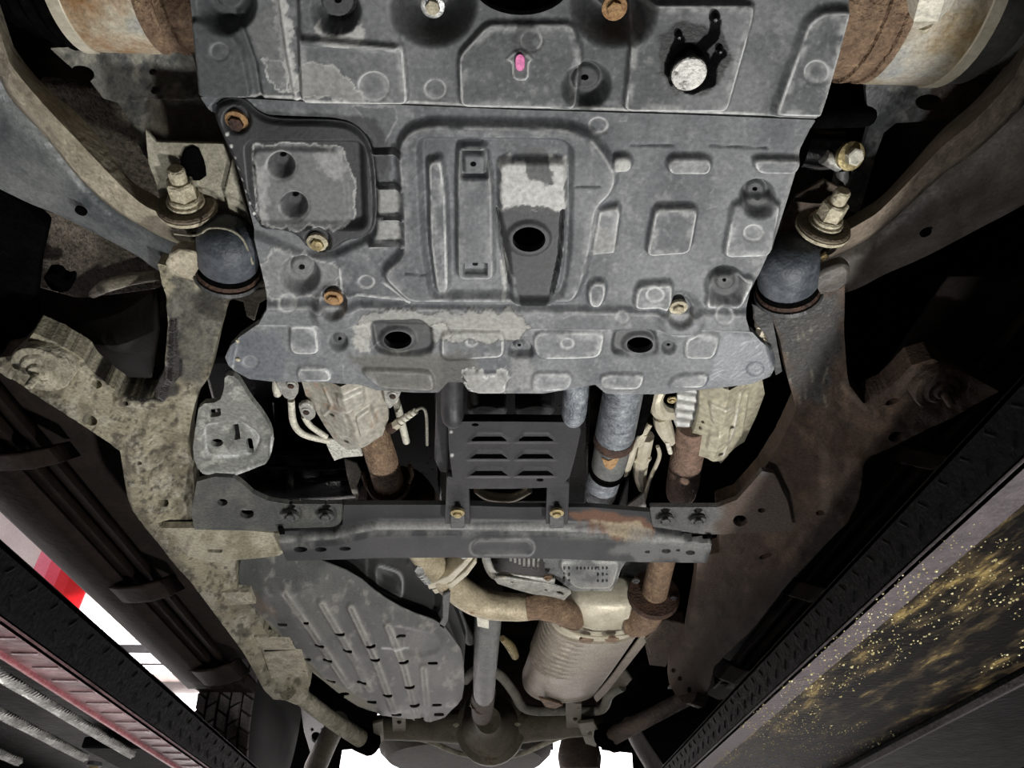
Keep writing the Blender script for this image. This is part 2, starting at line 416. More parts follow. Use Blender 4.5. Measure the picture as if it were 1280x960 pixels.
# ================================================================ front undercover plate
SP = (.688, -.26)                                   # the skid plate's sloping plane
PL = VC('grey_undercover_plastic', bump=.12, scale=110, spec=.45, grain=(.76, 1.24))
ft = thing('front_undercover', 'grey plastic front undercover panel nearest the top with pink slot and oil splash', 'undercover', P(640, 60, SP))
out = [(228, -60), (238, 0), (243, 50), (249, 119), (300, 121), (400, 126), (470, 128), (560, 132), (640, 135), (740, 138), (850, 141), (940, 144), (1020, 148), (1030, 118), (1046, 66), (1060, 12), (1066, -60)]
R = Relief(out, SP, 1.7, (88, 90, 92), .6, 3)
R.mottle((104, 106, 108), .7, .4, .65, 90).mottle((66, 68, 70), .5, .5, .7, 50, 17).mottle((140, 142, 142), .45, .58, .8, 18, 23)
R.mottle((160, 161, 161), .25, .58, .8, 6, 31).mottle((128, 130, 131), .6, .5, .72, 130, 37)
R.hole(ell(652, -22, 62, 41, 28))
R.up(('p', [(240, 20), (292, 40), (304, 60), (316, 120), (250, 120)]), 5, 5).up(('l', [(300, 30), (318, 80), (326, 128)], 3), -4, 6)
R.up(('p', [(374, 40), (505, 52), (511, 128), (378, 127)]), 6, 7, .8).up(('p', [(372, -60), (500, -60), (500, 60), (376, 50)]), 6, 8)
R.up(('p', [(573, 66), (610, 26), (715, 26), (728, 62), (722, 134), (575, 131)]), 6, 8, .85)
R.up(('p', [(790, -60), (800, 2), (943, 2), (938, 30), (908, 137), (779, 136), (787, 60)]), 7, 7, .9)
R.up(('p', [(1006, 24), (1026, 9), (1064, 8), (1028, 144), (964, 142)]), 8, 12, .95)
R.up(('l', [(350, -10), (360, 60), (371, 122)], 3), 3, 6, .5)
for x, y in ((542, 4), (767, 4)):
    R.cone(x, y, 58, 26, -30); R.cone(x, y, 24, 17, 5)
    R.stain(('e', x, y + 4, 55, 52), (68, 69, 70), .7, 3, 4, seed=5)
R.up(('e', 797, 34, 10, 18), 5, 10)
R.cup(284, 6, 32, 16, (283, 2), 5); R.cup(421, 10, 27, 18, (421, 5), 5, disk=.78); R.cup(733, 106, 27, 14, (732, 104), 5, disk=.62, dy=-2)
for x, y, r in ((276, 61, 12), (544, 112, 14), (664, 47, 14), (468, 104, 20), (1018, 85, 16)):
    R.up(('e', x, y, r, r * .95), -1.2, 3, .5)
R.up(('p', [(640, 62), (651, 56), (667, 70), (661, 72), (661, 96), (640, 95), (640, 72), (632, 70)]), 2.2, 3, .6)
R.stain(('l', [(345, -40), (356, 50), (368, 118)], 8), (190, 190, 186), .8, 12, 2, seed=4, scale=9)
R.stain([(378, 78), (400, 74), (425, 84), (462, 128), (455, 132), (420, 118), (384, 116), (362, 112)], (158, 158, 155), .75, 7, 2, seed=6, scale=10, rim=(196, 196, 192))
R.stain([(327, 74), (352, 76), (362, 96), (360, 114), (345, 112), (336, 96)], (140, 141, 140), .5, 5, 2, seed=8, scale=9, rim=(200, 200, 198))
R.stain([(396, 28), (412, 40), (440, 36), (454, 24), (456, 44), (432, 55), (402, 48)], (188, 188, 184), .85, 7, 2, seed=9, scale=7)
R.stain([(306, 30), (345, 2), (360, 60), (350, 80), (322, 66)], (120, 121, 121), .6, 8, 3, seed=10, scale=12)
R.stain([(240, -40), (300, -40), (300, 10), (318, 60), (330, 128), (240, 128)], (74, 76, 78), .75, 6, 4, seed=12)
R.stain(('e', 656, 46, 14, 22), (58, 58, 60), .7, 10, 3, seed=14, scale=10)
R.stain([(820, 40), (845, 22), (880, 22), (905, 40), (915, 70), (900, 100), (875, 116), (845, 112), (826, 90)], (42, 43, 44), .95, 8, 3, .4, seed=15, scale=14)
R.stain(('l', [(893, 22), (890, 40), (872, 58)], 7), (8, 8, 9), .97, 2, 1, .06, seed=16)
R.stain(('l', [(848, 46), (842, 62), (836, 84)], 7), (8, 8, 9), .97, 2, 1, .06, seed=17)
R.stain(('l', [(899, 62), (888, 76), (884, 98), (860, 106)], 8), (8, 8, 9), .97, 3, 1, .06, seed=18)
R.stain(('e', 858, 78, 30, 30), (10, 10, 11), .97, 5, 1, .07, seed=19)
R.stain(('l', [(300, 119), (470, 126), (640, 133), (850, 139), (1020, 146)], 1.0), (214, 214, 210), .8, 1.5, 1.5, seed=20, scale=12)
R.stain(('l', [(1026, 140), (1062, 10)], 4), (172, 172, 170), .6, 8, 2, seed=21, scale=8)
fp = R.build('plate', PL, ft, th=.008)
sl = slab('pink_slot', rounded([(644, 68), (656, 68), (656, 89), (644, 89)], 2), (SP[0] - .0105, SP[1]), .004, M('pink_marker', (224, 110, 172), (240, 140, 190), .5, bump=.05), ft, .0005)
sl['label'] = 'small pink slot marker'
# threaded plug standing out of the oil splash
k = MPP(858, 78, SP) * 24
pg = lathe('drain_plug', P(858, 82, SP), DOWN, [(-.004, k), (.010, k), (.014, k * .95), (.0155, k * .7)], M('oily_plug', (12, 11, 11), (30, 28, 26), .2, bump=.1), ft, n=28)
lathe('dried_mud_cap', P(858, 82, SP) + np.array((0, 0, -.0148)), DOWN, [(0, k * .9), (.0014, k * .84), (.002, k * .5)], M('white_dry_mud', (34, 32, 30), (226, 224, 218), .85, scale=45, bump=.6, spread=(.40, .47)), pg, n=24)
for x, y, r in ((893, 21, 7), (848, 43, 5), (899, 61, 5), (840, 102, 4)):
    c = P(x, y, (SP[0] - .0065, SP[1])); q = MPP(x, y, SP) * r
    lathe('oil_drip', c, DOWN, [(-.003, q), (.002, q), (.005, q * .75), (.0065, q * .3)], SHINYB, ft, n=12, smooth=80)
bolt(ft, 541, 7, (SP[0] + .012, SP[1]), 15, STUD, ZINC, label='bright bolt with pale washer')
bolt(ft, 768, 9, (SP[0] + .012, SP[1]), 16, ORUST, ORUST, label='orange rusty bolt')

# ================================================================ rear undercover plate
rt = thing('rear_undercover', 'large dusty grey undercover plate with raised frame in the middle of the view', 'undercover', P(640, 320, SP))
SP2 = (SP[0] + .003, SP[1])
out = [(250, 121), (300, 123), (400, 128), (470, 130), (640, 137), (850, 143), (1020, 150), (1012, 162), (1000, 186), (996, 210), (984, 250), (968, 300), (950, 340), (938, 362), (931, 392), (936, 410), (950, 425), (967, 440), (971, 456), (962, 470), (940, 479), (900, 484), (860, 488), (830, 492), (780, 492), (757, 491), (744, 480), (705, 487), (680, 491), (600, 491), (586, 488), (578, 477), (560, 477), (548, 490), (520, 490), (470, 487), (450, 480), (400, 477), (340, 476), (312, 473), (292, 462), (283, 442), (290, 427), (322, 405), (335, 382), (331, 355), (318, 300), (300, 230), (270, 150)]
R = Relief(out, SP2, 1.6, (94, 96, 99), .6, 9)
R.mottle((112, 114, 117), .7, .42, .65, 80).mottle((74, 76, 80), .55, .5, .72, 60, 17).mottle((150, 151, 152), .4, .58, .8, 16, 23)
R.mottle((160, 161, 161), .25, .58, .8, 6, 31).mottle((130, 132, 134), .6, .48, .72, 120, 37)
L1 = lambda *a, **k: R.up(*a, **k)
# central double-stepped frame
L1(('p', [(497, 196), (499, 174), (512, 156), (540, 149), (700, 152), (738, 162), (758, 188), (772, 214), (766, 236), (746, 256), (740, 300), (728, 352), (716, 374), (512, 374), (482, 346), (480, 334), (504, 312), (503, 260)]), 9, 12, .5, ew=1.4)
L1(('p', [(524, 176), (530, 168), (700, 170), (714, 178), (712, 300), (702, 366), (540, 366), (530, 300)]), -9, 10)
L1(('p', [(535, 196), (553, 192), (559, 240), (562, 360), (546, 362), (538, 300)]), 9, 9, .9)
L1(('p', [(573, 176), (608, 176), (616, 226), (618, 345), (572, 345), (571, 226)]), 9, 8, .35)
L1(('r', 576, 183, 610, 217, 3), -7, 4); L1(('r', 580, 186, 606, 212, 4), 7, 6); R.hole(ell(592, 198, 4, 3.4, 10))
L1(('r', 580, 323, 609, 337, 1), -8, 2); R.hole(ell(594, 329, 4, 2.6, 10))
L1(('p', [(624, 196), (707, 196), (708, 260), (704, 340), (692, 372), (640, 372), (634, 300), (624, 262)]), 9, 9)
R.stain([(626, 196), (706, 196), (707, 256), (696, 258), (626, 258)], (206, 206, 202), .85, 9, 1.5, .8, seed=5, scale=12)
R.stain([(655, 186), (688, 186), (690, 222), (660, 218)], (92, 93, 94), .95, 9, 2, seed=6, scale=12)
R.stain([(619, 256), (632, 256), (634, 364), (628, 372), (626, 300)], (180, 180, 176), .8, 6, 1.5, seed=7, scale=10)
R.stain([(622, 262), (638, 252), (660, 250), (690, 252), (704, 260), (703, 300), (694, 350), (676, 376), (652, 376), (638, 330), (624, 300)], (60, 61, 63), .95, 5, 1.2, .55, seed=8, scale=9)
L1(('l', [(622, 262), (626, 300), (637, 350)], 2.5), -9, 3); L1(('l', [(703, 258), (700, 310), (690, 358)], 2), -9, 3)
R.up(('e', 661, 290, 27, 21), 2.5, 5); R.hole(ell(661, 290, 20.5, 15.5, 26))
R.up(('l', [(718, 226), (750, 227)], .8), -2, 2); R.up(('l', [(506, 335), (534, 337)], .8), -2, 2)
# right-hand pads
for sh, a in ((('r', 834, 193, 888, 214, 10), 8), (('r', 766, 191, 789, 211, 9), 8), (('p', [(940, 197), (948, 194), (1002, 195), (994, 214), (945, 213)]), 8),
              ([(748, 258), (772, 253), (775, 262), (768, 312), (740, 315), (739, 306)], 8), (('p', [(818, 254), (872, 255), (862, 312), (806, 316)]), 9),
              (('p', [(915, 250), (975, 250), (962, 316), (903, 318)]), 8), (('p', [(736, 380), (734, 356), (742, 348), (757, 349), (757, 366), (750, 381)]), 7),
              (('p', [(796, 352), (841, 349), (838, 381), (791, 383)]), 8), (('p', [(892, 347), (944, 344), (926, 383), (879, 382)]), 7)):
    R.up(sh, a, 7, .95)
R.stain(('e', 777, 202, 9, 9), (196, 196, 190), .8, 3, 2, seed=25, scale=5); R.stain(('r', 838, 196, 884, 211, 8), (146, 147, 147), .6, 5, 2, seed=26, scale=8)
R.stain([(742, 276), (768, 290), (768, 312), (742, 314)], (156, 156, 153), .6, 8, 2, seed=27, scale=7)
R.up(('l', [(790, 181), (842, 182)], 1), -2, 3); R.up(('l', [(888, 182), (960, 185)], 1), -2, 3)
R.cup(947, 246, 20, 12, (946, 243), 3.5); R.cup(907, 357, 23, 13, (906, 352), 3, disk=.5)
R.cup(375, 345, 22, 14, (375, 342), 4.5, disk=.6)
for x, y, r in ((748, 157, 13), (940, 285, 13), (818, 363, 12), (458, 353, 11), (590, 424, 8), (709, 426, 9), (905, 392, 12), (313, 452, 10), (944, 461, 10), (360, 377, 12), (777, 393, 9)):
    R.up(('e', x, y, r, r * .8), -1.4, 3, .55)
# ladder ribs beside the access cover
for y in (189, 232, 271, 304): R.up(('l', [(463, y), (502, y - 1)], 2.2), 7, 3, .35)
for a, b, c in ((236, 266, .7), (276, 300, .75)): R.stain(('r', 470, a, 500, b, 3), (164, 164, 160), c, 5, 2, seed=29, scale=8)
R.stain(('r', 466, 196, 488, 238, 3), (62, 63, 65), .7, 6, 2, seed=30, scale=9)
R.stain([(440, 132), (492, 134), (496, 150), (480, 190), (470, 180), (455, 150)], (88, 90, 92), .7, 5, 2, seed=31, rim=(150, 150, 150))
# sunken pocket behind the access cover
R.up(('p', [(262, 132), (300, 128), (320, 146), (420, 150), (462, 172), (472, 240), (470, 296), (420, 320), (380, 322), (330, 300), (300, 290)]), -7, 8)
R.stain([(300, 126), (330, 140), (420, 142), (470, 150), (490, 190), (478, 230), (462, 170), (420, 152), (330, 150)], (56, 57, 59), .85, 5, 3, seed=33)
R.hole([(316, 184), (440, 182), (452, 200), (456, 276), (430, 286), (326, 280)])
# cross steps to the rear
R.up([(322, 378), (420, 378), (640, 382), (850, 387), (950, 388), (980, 500), (280, 500), (280, 410)], 6, 9, .35)
R.up([(300, 403), (440, 404), (640, 408), (900, 410), (980, 414), (980, 500), (280, 500)], -5, 7, .3)
L1(('l', [(424, 336), (428, 366), (510, 374)], 1.2), 2, 3, .7); L1(('l', [(478, 352), (512, 376)], 1.2), 2, 3, .7)
for x, y in ((419, 384), (850, 395)): R.cone(x, y, 33, 18, 8); R.cone(x - 1, y - 11, 18, 13, -9)
# rear row pads and eyes
L1(('p', [(462, 398), (528, 396), (540, 410), (542, 438), (520, 444), (470, 440)]), -5, 6); R.up(('e', 497, 426, 22, 15), 3, 5); R.hole(ell(497, 426, 17.5, 11, 24))
L1(('p', [(768, 412), (818, 412), (823, 440), (800, 447), (764, 440)]), -5, 6); R.up(('e', 800, 432, 21, 14), 3, 5); R.hole(ell(800, 432, 16.5, 10, 24))
L1(('p', [(634, 445), (640, 428), (652, 424), (664, 430), (668, 446)]), -9, 4); R.up(('e', 649, 434, 7, 5), 6, 3); R.hole(ell(649, 433, 2.6, 2, 8))
R.cup(423, 427, 11, 6, (424, 426), 3); R.cup(836, 434, 8, 5, (836, 433), 2.6)
for sh in (('p', [(372, 462), (376, 456), (412, 457), (416, 474), (374, 474)]), ('p', [(452, 462), (458, 459), (540, 462), (544, 486), (474, 482)]), ('p', [(578, 466), (584, 463), (631, 464), (634, 489), (590, 489)]),
           ('p', [(666, 466), (673, 463), (716, 464), (712, 484), (664, 488)]), ('p', [(750, 470), (758, 465), (806, 465), (800, 484), (752, 484)]), ('p', [(832, 482), (846, 466), (886, 465), (880, 482)]),
           ('p', [(666, 424), (672, 412), (756, 412), (750, 444), (720, 446), (672, 446)]), ('p', [(858, 414), (900, 414), (892, 446), (854, 446)]), ('p', [(362, 403), (396, 404), (400, 440), (364, 440)]), ('p', [(552, 412), (630, 412), (630, 444), (552, 448)])):
    R.up(sh, 4, 5, .75)
# dried mud, oil track, polished lobes
R.stain([(446, 396), (470, 384), (560, 386), (640, 384), (664, 404), (640, 428), (560, 420), (548, 404), (470, 398), (448, 410)], (168, 167, 160), .7, 9, 3, seed=34, scale=12, rim=(60, 60, 60))
R.stain([(440, 402), (466, 398), (462, 440), (442, 436)], (182, 181, 174), .75, 7, 2, seed=35, scale=8)
R.stain([(528, 402), (560, 398), (566, 416), (545, 428), (530, 420)], (176, 175, 168), .6, 6, 2, seed=36, scale=8, rim=(70, 70, 70))
R.stain([(464, 396), (528, 395), (541, 410), (542, 440), (500, 446), (466, 440)], (58, 59, 60), .9, 3, 2, .5, seed=37)
R.stain([(764, 412), (820, 411), (824, 442), (762, 444)], (58, 59, 60), .85, 4, 3, .5, seed=38)
R.stain([(440, 446), (545, 440), (590, 436), (600, 470), (570, 492), (480, 486), (452, 460)], (88, 86, 76), .75, 9, 5, .5, seed=39)
R.stain([(552, 440), (590, 436), (588, 480), (552, 488)], (58, 58, 56), .75, 8, 5, .4, seed=45)
R.stain([(578, 464), (632, 464), (634, 488), (590, 489)], (176, 175, 170), .55, 8, 2, seed=40, scale=8, rim=(206, 206, 202))
R.stain([(640, 445), (662, 446), (672, 488), (634, 488)], (150, 150, 148), .5, 8, 3, seed=41, scale=9)
R.stain([(880, 480), (905, 414), (950, 420), (972, 450), (950, 482)], (80, 86, 94), .7, 8, 4, .35, seed=42)
R.stain([(284, 440), (300, 420), (340, 415), (360, 440), (350, 478), (300, 472)], (86, 92, 100), .55, 8, 4, .4, seed=43)
rng = np.random.default_rng(5)
for i in range(46):                                  # scratches
    if i < 18: x, y, a, l = rng.uniform(885, 958), rng.uniform(415, 474), -.6 + rng.normal(0, .15), rng.uniform(8, 22)
    else: x, y, a, l = rng.uniform(300, 980), rng.uniform(150, 480), rng.normal(-.4, .5), rng.uniform(6, 24)
    R.stain(('l', [(x, y), (x + l * math.cos(a), y + l * math.sin(a))], .3), (190, 191, 192), .45, .4, 1, seed=60 + i)
R.stain(('l', [(1000, 190), (985, 250), (950, 340)], 7), (150, 151, 150), .5, 9, 3, seed=46, scale=8)
R.stain([(322, 336), (350, 310), (378, 322), (420, 330), (425, 372), (340, 372)], (146, 147, 147), .5, 8, 2, seed=47, scale=10, rim=(180, 180, 178))
rp = R.build('plate', PL, rt, th=.008)
bolt(rt, 417, 372, (SP[0] - .001, SP[1]), 12, ORUST, ORUST, label='rusty orange bolt')
bolt(rt, 848, 384, (SP[0] - .001, SP[1]), 11.5, STUD, STUD, label='cream coloured bolt')
for x, y in ((297, 425), (298, 448)): bolt(rt, x, y, SP2, 5, STUD, washer=False, name='rivet')

# ================================================================ access cover
at_ = thing('access_cover', 'black plastic access cover with sunken dusty square, left of the undercover plate', 'access cover', P(380, 230, SP))
SP3 = (SP[0] - .004, SP[1])
out = rounded([(266, 146), (270, 131), (290, 125), (306, 128), (322, 145), (345, 153), (420, 153), (444, 160), (460, 178), (468, 205), (471, 270), (467, 292), (450, 302), (432, 304), (420, 315), (402, 321), (384, 316), (372, 298), (352, 291), (319, 290), (306, 245), (292, 205), (278, 175)], 2)
R = Relief(out, SP3, 1.5, (47, 48, 50), .5, 21); R.mottle((60, 61, 63), .6, .42, .66, 60)
R.up(('l', [*out, out[0]], 3.2), -5, 3)
R.up(('p', [(308, 180), (452, 180), (456, 284), (318, 284)]), -9, 10)
R.up(('p', [(314, 192), (420, 192), (432, 240), (434, 284), (322, 284)]), 4, 6)
R.stain([(314, 190), (360, 184), (425, 192), (440, 230), (442, 280), (420, 286), (324, 286)], (128, 129, 130), .8, 6, 2, .75, seed=5, scale=11, rim=(190, 190, 188))
R.stain([(318, 220), (332, 210), (334, 280), (322, 280)], (176, 176, 174), .6, 8, 3, seed=6, scale=9); R.stain([(390, 196), (425, 195), (432, 240), (400, 215)], (172, 172, 170), .6, 9, 3, seed=7, scale=9)
for x, y, hx, hy in ((350, 212, 349, 206), (366, 262, 365, 256)):
    R.stain(('e', x, y, 20, 19), (56, 57, 59), .85, 2, 2, seed=int(x)); R.up(('e', x, y, 20, 19), -1, 3, .4); R.cone(x, y, 20, 6, -12); R.hole(ell(hx, hy, 5, 4, 12))
R.cone(296, 151, 19, 13, -7); R.cone(397, 303, 18, 13, -7)
for i in range(9): R.stain(('e', 284 + i * 4.5, 168 + i * 15, 2, 2), (220, 220, 216), .9, 1, 1, seed=70 + i)
R.build('plate', PL, at_, th=.006)
bolt(at_, 296, 152, (SP[0] - .006 + .008, SP[1]), 15, RUSTD, ORUST, label='dark rusty bolt with rust washer')
bolt(at_, 397, 303, (SP[0] - .006 + .008, SP[1]), 13.5, GOLD, STUD, label='dull gold bolt with pale washer')
# ================================================================ truck underbody shell
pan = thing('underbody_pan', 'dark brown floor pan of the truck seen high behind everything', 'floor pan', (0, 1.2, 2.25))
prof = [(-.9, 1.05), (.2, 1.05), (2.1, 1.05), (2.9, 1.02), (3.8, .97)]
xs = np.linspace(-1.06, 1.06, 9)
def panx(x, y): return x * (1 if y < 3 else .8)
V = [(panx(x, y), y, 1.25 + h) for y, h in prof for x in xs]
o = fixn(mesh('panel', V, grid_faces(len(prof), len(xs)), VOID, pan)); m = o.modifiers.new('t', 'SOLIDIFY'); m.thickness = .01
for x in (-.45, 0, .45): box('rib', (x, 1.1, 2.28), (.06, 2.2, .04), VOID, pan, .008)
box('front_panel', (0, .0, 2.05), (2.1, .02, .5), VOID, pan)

# ================================================================ left frame rail
fl = thing('frame_rail', 'pale dirt-caked frame rail along the left side with round cab mount', 'frame rail', P(200, 600, .60))
out = [(196, 330), (330, 352), (286, 377), (277, 405), (270, 432), (262, 470), (248, 490), (240, 520), (236, 545), (239, 568), (245, 636), (243, 661), (262, 690), (293, 699), (297, 737), (305, 752), (318, 762), (335, 796), (352, 812), (384, 838), (388, 856), (380, 868), (362, 876), (342, 874), (334, 866), (304, 810), (253, 742), (214, 695), (183, 655), (168, 634), (160, 618), (155, 596), (150, 564), (138, 554), (115, 540), (60, 503), (0, 466), (0, 447), (20, 443), (31, 432), (42, 415), (70, 428), (104, 449), (112, 462), (150, 492), (190, 494), (206, 462), (212, 400), (208, 372)]
R = Relief(out, .60, 1.7, (146, 140, 119), .78, 31)
R.mottle((108, 102, 86), .8, .44, .62, 34).mottle((170, 165, 148), .7, .52, .7, 22, 17).mottle((66, 60, 52), .75, .58, .72, 12, 23).mottle((52, 47, 40), .7, .64, .72, 5, 29).mottle((180, 176, 160), .5, .64, .76, 7, 33)
R.stain([(215, 345), (285, 372), (270, 440), (250, 480), (222, 470), (212, 400)], (74, 74, 70), .75, 12, 6, .5, seed=2, scale=12)
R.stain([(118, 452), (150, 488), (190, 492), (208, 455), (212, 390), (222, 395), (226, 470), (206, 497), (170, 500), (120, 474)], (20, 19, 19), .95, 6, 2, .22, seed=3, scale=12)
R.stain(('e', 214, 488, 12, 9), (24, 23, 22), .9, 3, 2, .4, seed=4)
R.up(('l', [(214, 380), (214, 470), (200, 500), (150, 500)], 7), 6, 8)
R.up([(160, 560), (190, 520), (190, 620), (215, 668), (300, 760), (340, 850), (330, 866), (240, 730), (160, 640)], 7, 16)
R.up(('p', [(198, 545), (236, 545), (240, 630), (206, 632)]), -6, 8)
R.up(('e', 54, 460, 42, 24), -6, 8)
for x, y, a, b in ((121, 480, 7, 5), (112, 526, 10, 6), (159, 500, 4, 2.5), (203, 629, 8, 4), (176, 574, 3.5, 2.5), (360, 862, 3, 2.5), (346, 845, 3, 3)): R.hole(ell(x, y, a, b, 14, .35))
for i in range(16):
    x, y = RNG.uniform(165, 240), RNG.uniform(500, 650); a = RNG.uniform(0, 3)
    R.stain(('l', [(x, y), (x + 14 * math.cos(a), y + 14 * math.sin(a))], .6), (60, 52, 40), .7, 2.5, 1, seed=80 + i, scale=6)
R.D += .0025 * (fbm(R.X, R.Y, 9, 44) - .5) + .004 * (fbm(R.X, R.Y, 26, 45) - .5)
R.build('rail', DIRTY, fl, th=.03)
c = P(54, 458, .585); k = MPP(54, 458, .585)
b = lathe('cab_mount', c, (0, -.25, -1), [(-.03, 34 * k), (.004, 35 * k), (.008, 33 * k), (.008, 24 * k), (.012, 20 * k), (.012, 13 * k), (.016, 10 * k), (.016, 5 * k)], PALE, fl, n=30)
lathe('stud', c, (-.05, -.1, -1), [(.01, 5 * k), (.034, 5 * k), (.037, 3.5 * k)], PALE, b, n=12)
ar = [(246, 660), (300, 662), (349, 667), (352, 677), (361, 690), (320, 695), (262, 700), (230, 690), (200, 660)]
R = Relief(ar, .583, 1.6, (154, 149, 131), .75, 41); R.mottle((112, 105, 84), .7, .45, .66, 30).mottle((172, 166, 146), .6, .5, .72, 22, 17)
R.up([(240, 668), (300, 672), (352, 684), (352, 720), (220, 720)], 5, 8); R.hole([(259, 683), (279, 684), (278, 688), (259, 687)])
R.build('crossmember_arm', DIRTY, fl, th=.012)
for (x, y, w, hh) in ((276, 741, 36, 14), (318, 797, 44, 16), (327, 812, 50, 34)):
    slab('mount_bracket', [(x, y), (x + w, y), (x + w + 8, y + hh), (x + 12, y + hh + 2)], .592, .02, PALE, fl, .002)

# ================================================================ right frame rail
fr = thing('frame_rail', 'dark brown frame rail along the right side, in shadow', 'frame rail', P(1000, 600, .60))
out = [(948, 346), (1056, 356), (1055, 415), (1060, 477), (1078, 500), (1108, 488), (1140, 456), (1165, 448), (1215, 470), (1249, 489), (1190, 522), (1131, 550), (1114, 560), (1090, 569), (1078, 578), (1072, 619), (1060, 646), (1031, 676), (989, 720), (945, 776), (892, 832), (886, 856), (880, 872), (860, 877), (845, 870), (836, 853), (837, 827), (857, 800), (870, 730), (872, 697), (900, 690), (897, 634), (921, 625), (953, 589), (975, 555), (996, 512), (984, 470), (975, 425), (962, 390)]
R = Relief(out, .60, 1.9, (84, 70, 60), .72, 51)  # shade of this side is put into the brown base
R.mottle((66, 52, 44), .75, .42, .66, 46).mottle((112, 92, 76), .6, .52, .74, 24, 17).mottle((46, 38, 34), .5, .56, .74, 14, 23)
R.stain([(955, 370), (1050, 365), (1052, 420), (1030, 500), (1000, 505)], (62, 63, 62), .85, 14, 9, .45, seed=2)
for i in range(12):
    x, y = RNG.uniform(975, 1040), RNG.uniform(395, 500); R.stain(('l', [(x, y), (x + RNG.uniform(-4, 4), y + 14)], .5), (140, 138, 120), .5, 3, 1, seed=90 + i, scale=5)
R.up([(1072, 560), (1030, 560), (1030, 640), (985, 700), (880, 850), (890, 870), (1050, 690), (1090, 600)], 7, 16)
R.up(('l', [(1060, 480), (1085, 505), (1120, 492), (1150, 462)], 6), 6, 8); R.up(('e', 1172, 482, 34, 20), -6, 8)
for x, y, a, b in ((1115, 500, 11, 6), (1120, 546, 10, 6), (925, 650, 9, 7), (955, 638, 5, 3), (1025, 640, 6, 3), (957, 695, 9, 3), (862, 862, 3, 4), (850, 848, 3, 3), (842, 838, 3, 3)): R.hole(ell(x, y, a, b, 14, -.35))
R.D += .0025 * (fbm(R.X, R.Y, 9, 46) - .5) + .004 * (fbm(R.X, R.Y, 26, 47) - .5)
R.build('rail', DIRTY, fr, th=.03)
c = P(1174, 482, .585); k = MPP(1174, 482, .585)
b = lathe('cab_mount', c, (0, -.25, -1), [(-.03, 32 * k), (.004, 33 * k), (.008, 31 * k), (.008, 22 * k), (.012, 18 * k), (.012, 12 * k), (.016, 9 * k)], BROWN, fr, n=30)
lathe('stud', c, (.05, -.1, -1), [(.01, 5 * k), (.034, 5 * k), (.037, 3.5 * k)], BROWN, b, n=12)
slab('rail_bracket', [(895, 700), (930, 700), (928, 735), (905, 765), (884, 752)], .61, .03, BROWN, fr, .003)
slab('rail_bracket', [(832, 775), (856, 780), (858, 806), (838, 830), (812, 818), (806, 800)], .63, .03, BROWN, fr, .003)
slab('rail_bracket', [(806, 806), (842, 812), (832, 834), (812, 832)], .64, .02, BROWN, fr, .003, holes=[ell(824, 820, 5, 3, 10)])

# ================================================================ crossmember
cm = thing('crossmember', 'dark grey steel crossmember spanning between both frame rails', 'crossmember', P(620, 660, .575))
out = [(350, 664), (418, 662), (428, 656), (430, 631), (500, 631), (560, 631), (640, 634), (740, 634), (812, 640), (816, 662), (860, 668), (888, 671), (881, 692), (800, 691), (700, 687), (560, 685), (470, 686), (361, 690)]
R = Relief(out, .575, 1.5, (46, 47, 49), .5, 61); R.mottle((60, 61, 62), .6, .42, .66, 60).mottle((54, 54, 56), .5, .5, .7, 34, 17)
R.up([(340, 668), (418, 662), (445, 655), (472, 650), (560, 650), (700, 652), (760, 655), (816, 664), (900, 670), (900, 700), (340, 700)], 14, 4, .75, (150, 150, 146), 1.4)  # pale line on the lip is a painted highlight
R.up([(340, 672), (420, 668), (474, 656), (560, 655), (700, 657), (760, 661), (900, 676), (900, 700), (340, 700)], 4, 3)
R.up(('r', 587, 660, 669, 683, 11), 2, 3, .15); R.up(('r', 592, 664, 664, 682, 9), -2.5, 3)
R.stain([(708, 642), (740, 636), (800, 648), (816, 660), (800, 664), (740, 658)], (104, 74, 56), .8, 7, 3, .8, seed=4, scale=12)
R.stain([(740, 650), (800, 654), (812, 662), (780, 664)], (150, 140, 118), .7, 6, 2, .8, seed=5, scale=7)
R.stain([(790, 660), (880, 670), (876, 690), (800, 690), (760, 676)], (112, 112, 110), .6, 8, 4, seed=6)
for q in (ell(378, 675, 9, 3.5, 12), ell(403, 675, 8, 3, 12), ell(433, 674, 8, 2.6, 12), ell(831, 677, 6, 3, 12), ell(861, 679, 6, 3, 12), ell(808, 678, 4, 1.8, 10), ell(846, 676, 5, 1.6, 10)): R.hole(q)
R.build('beam', PL, cm, th=.008)
g1 = [(246, 602), (268, 596), (292, 597), (304, 606), (316, 617), (335, 626), (360, 630), (429, 630), (429, 648), (420, 661), (349, 664), (243, 662), (239, 640)]
R = Relief(g1, .58, 1.6, (74, 75, 73), .6, 71); R.mottle((104, 103, 95), .6, .45, .68, 34).mottle((64, 65, 66), .5, .5, .7, 20, 17)
R.hole(ell(278, 628, 6.5, 4.5, 14)); R.up(('e', 309, 641, 14, 10), 2, 4); R.hole(ell(309, 641, 9, 6, 16))
for x in (363, 407): R.up(('e', x, 643, 13, 11), -4, 4); R.hole(ell(x, 635, 6, 4, 12))
R.build('gusset_plate', DIRTY, cm, th=.008)
g2 = [(812, 634), (897, 634), (921, 625), (953, 589), (968, 592), (985, 628), (992, 664), (900, 668), (860, 668), (816, 661)]
R = Relief(g2, .58, 1.6, (84, 84, 84), .55, 75); R.mottle((106, 105, 102), .6, .45, .68, 34).stain([(905, 600), (1000, 580), (1000, 680), (895, 672)], (74, 60, 50), .85, 10, 8, seed=3)  # brown outer end paints the cast shadow into the colour
R.hole(ell(925, 651, 9, 7, 14)); R.hole(ell(952, 638, 5, 3, 12))
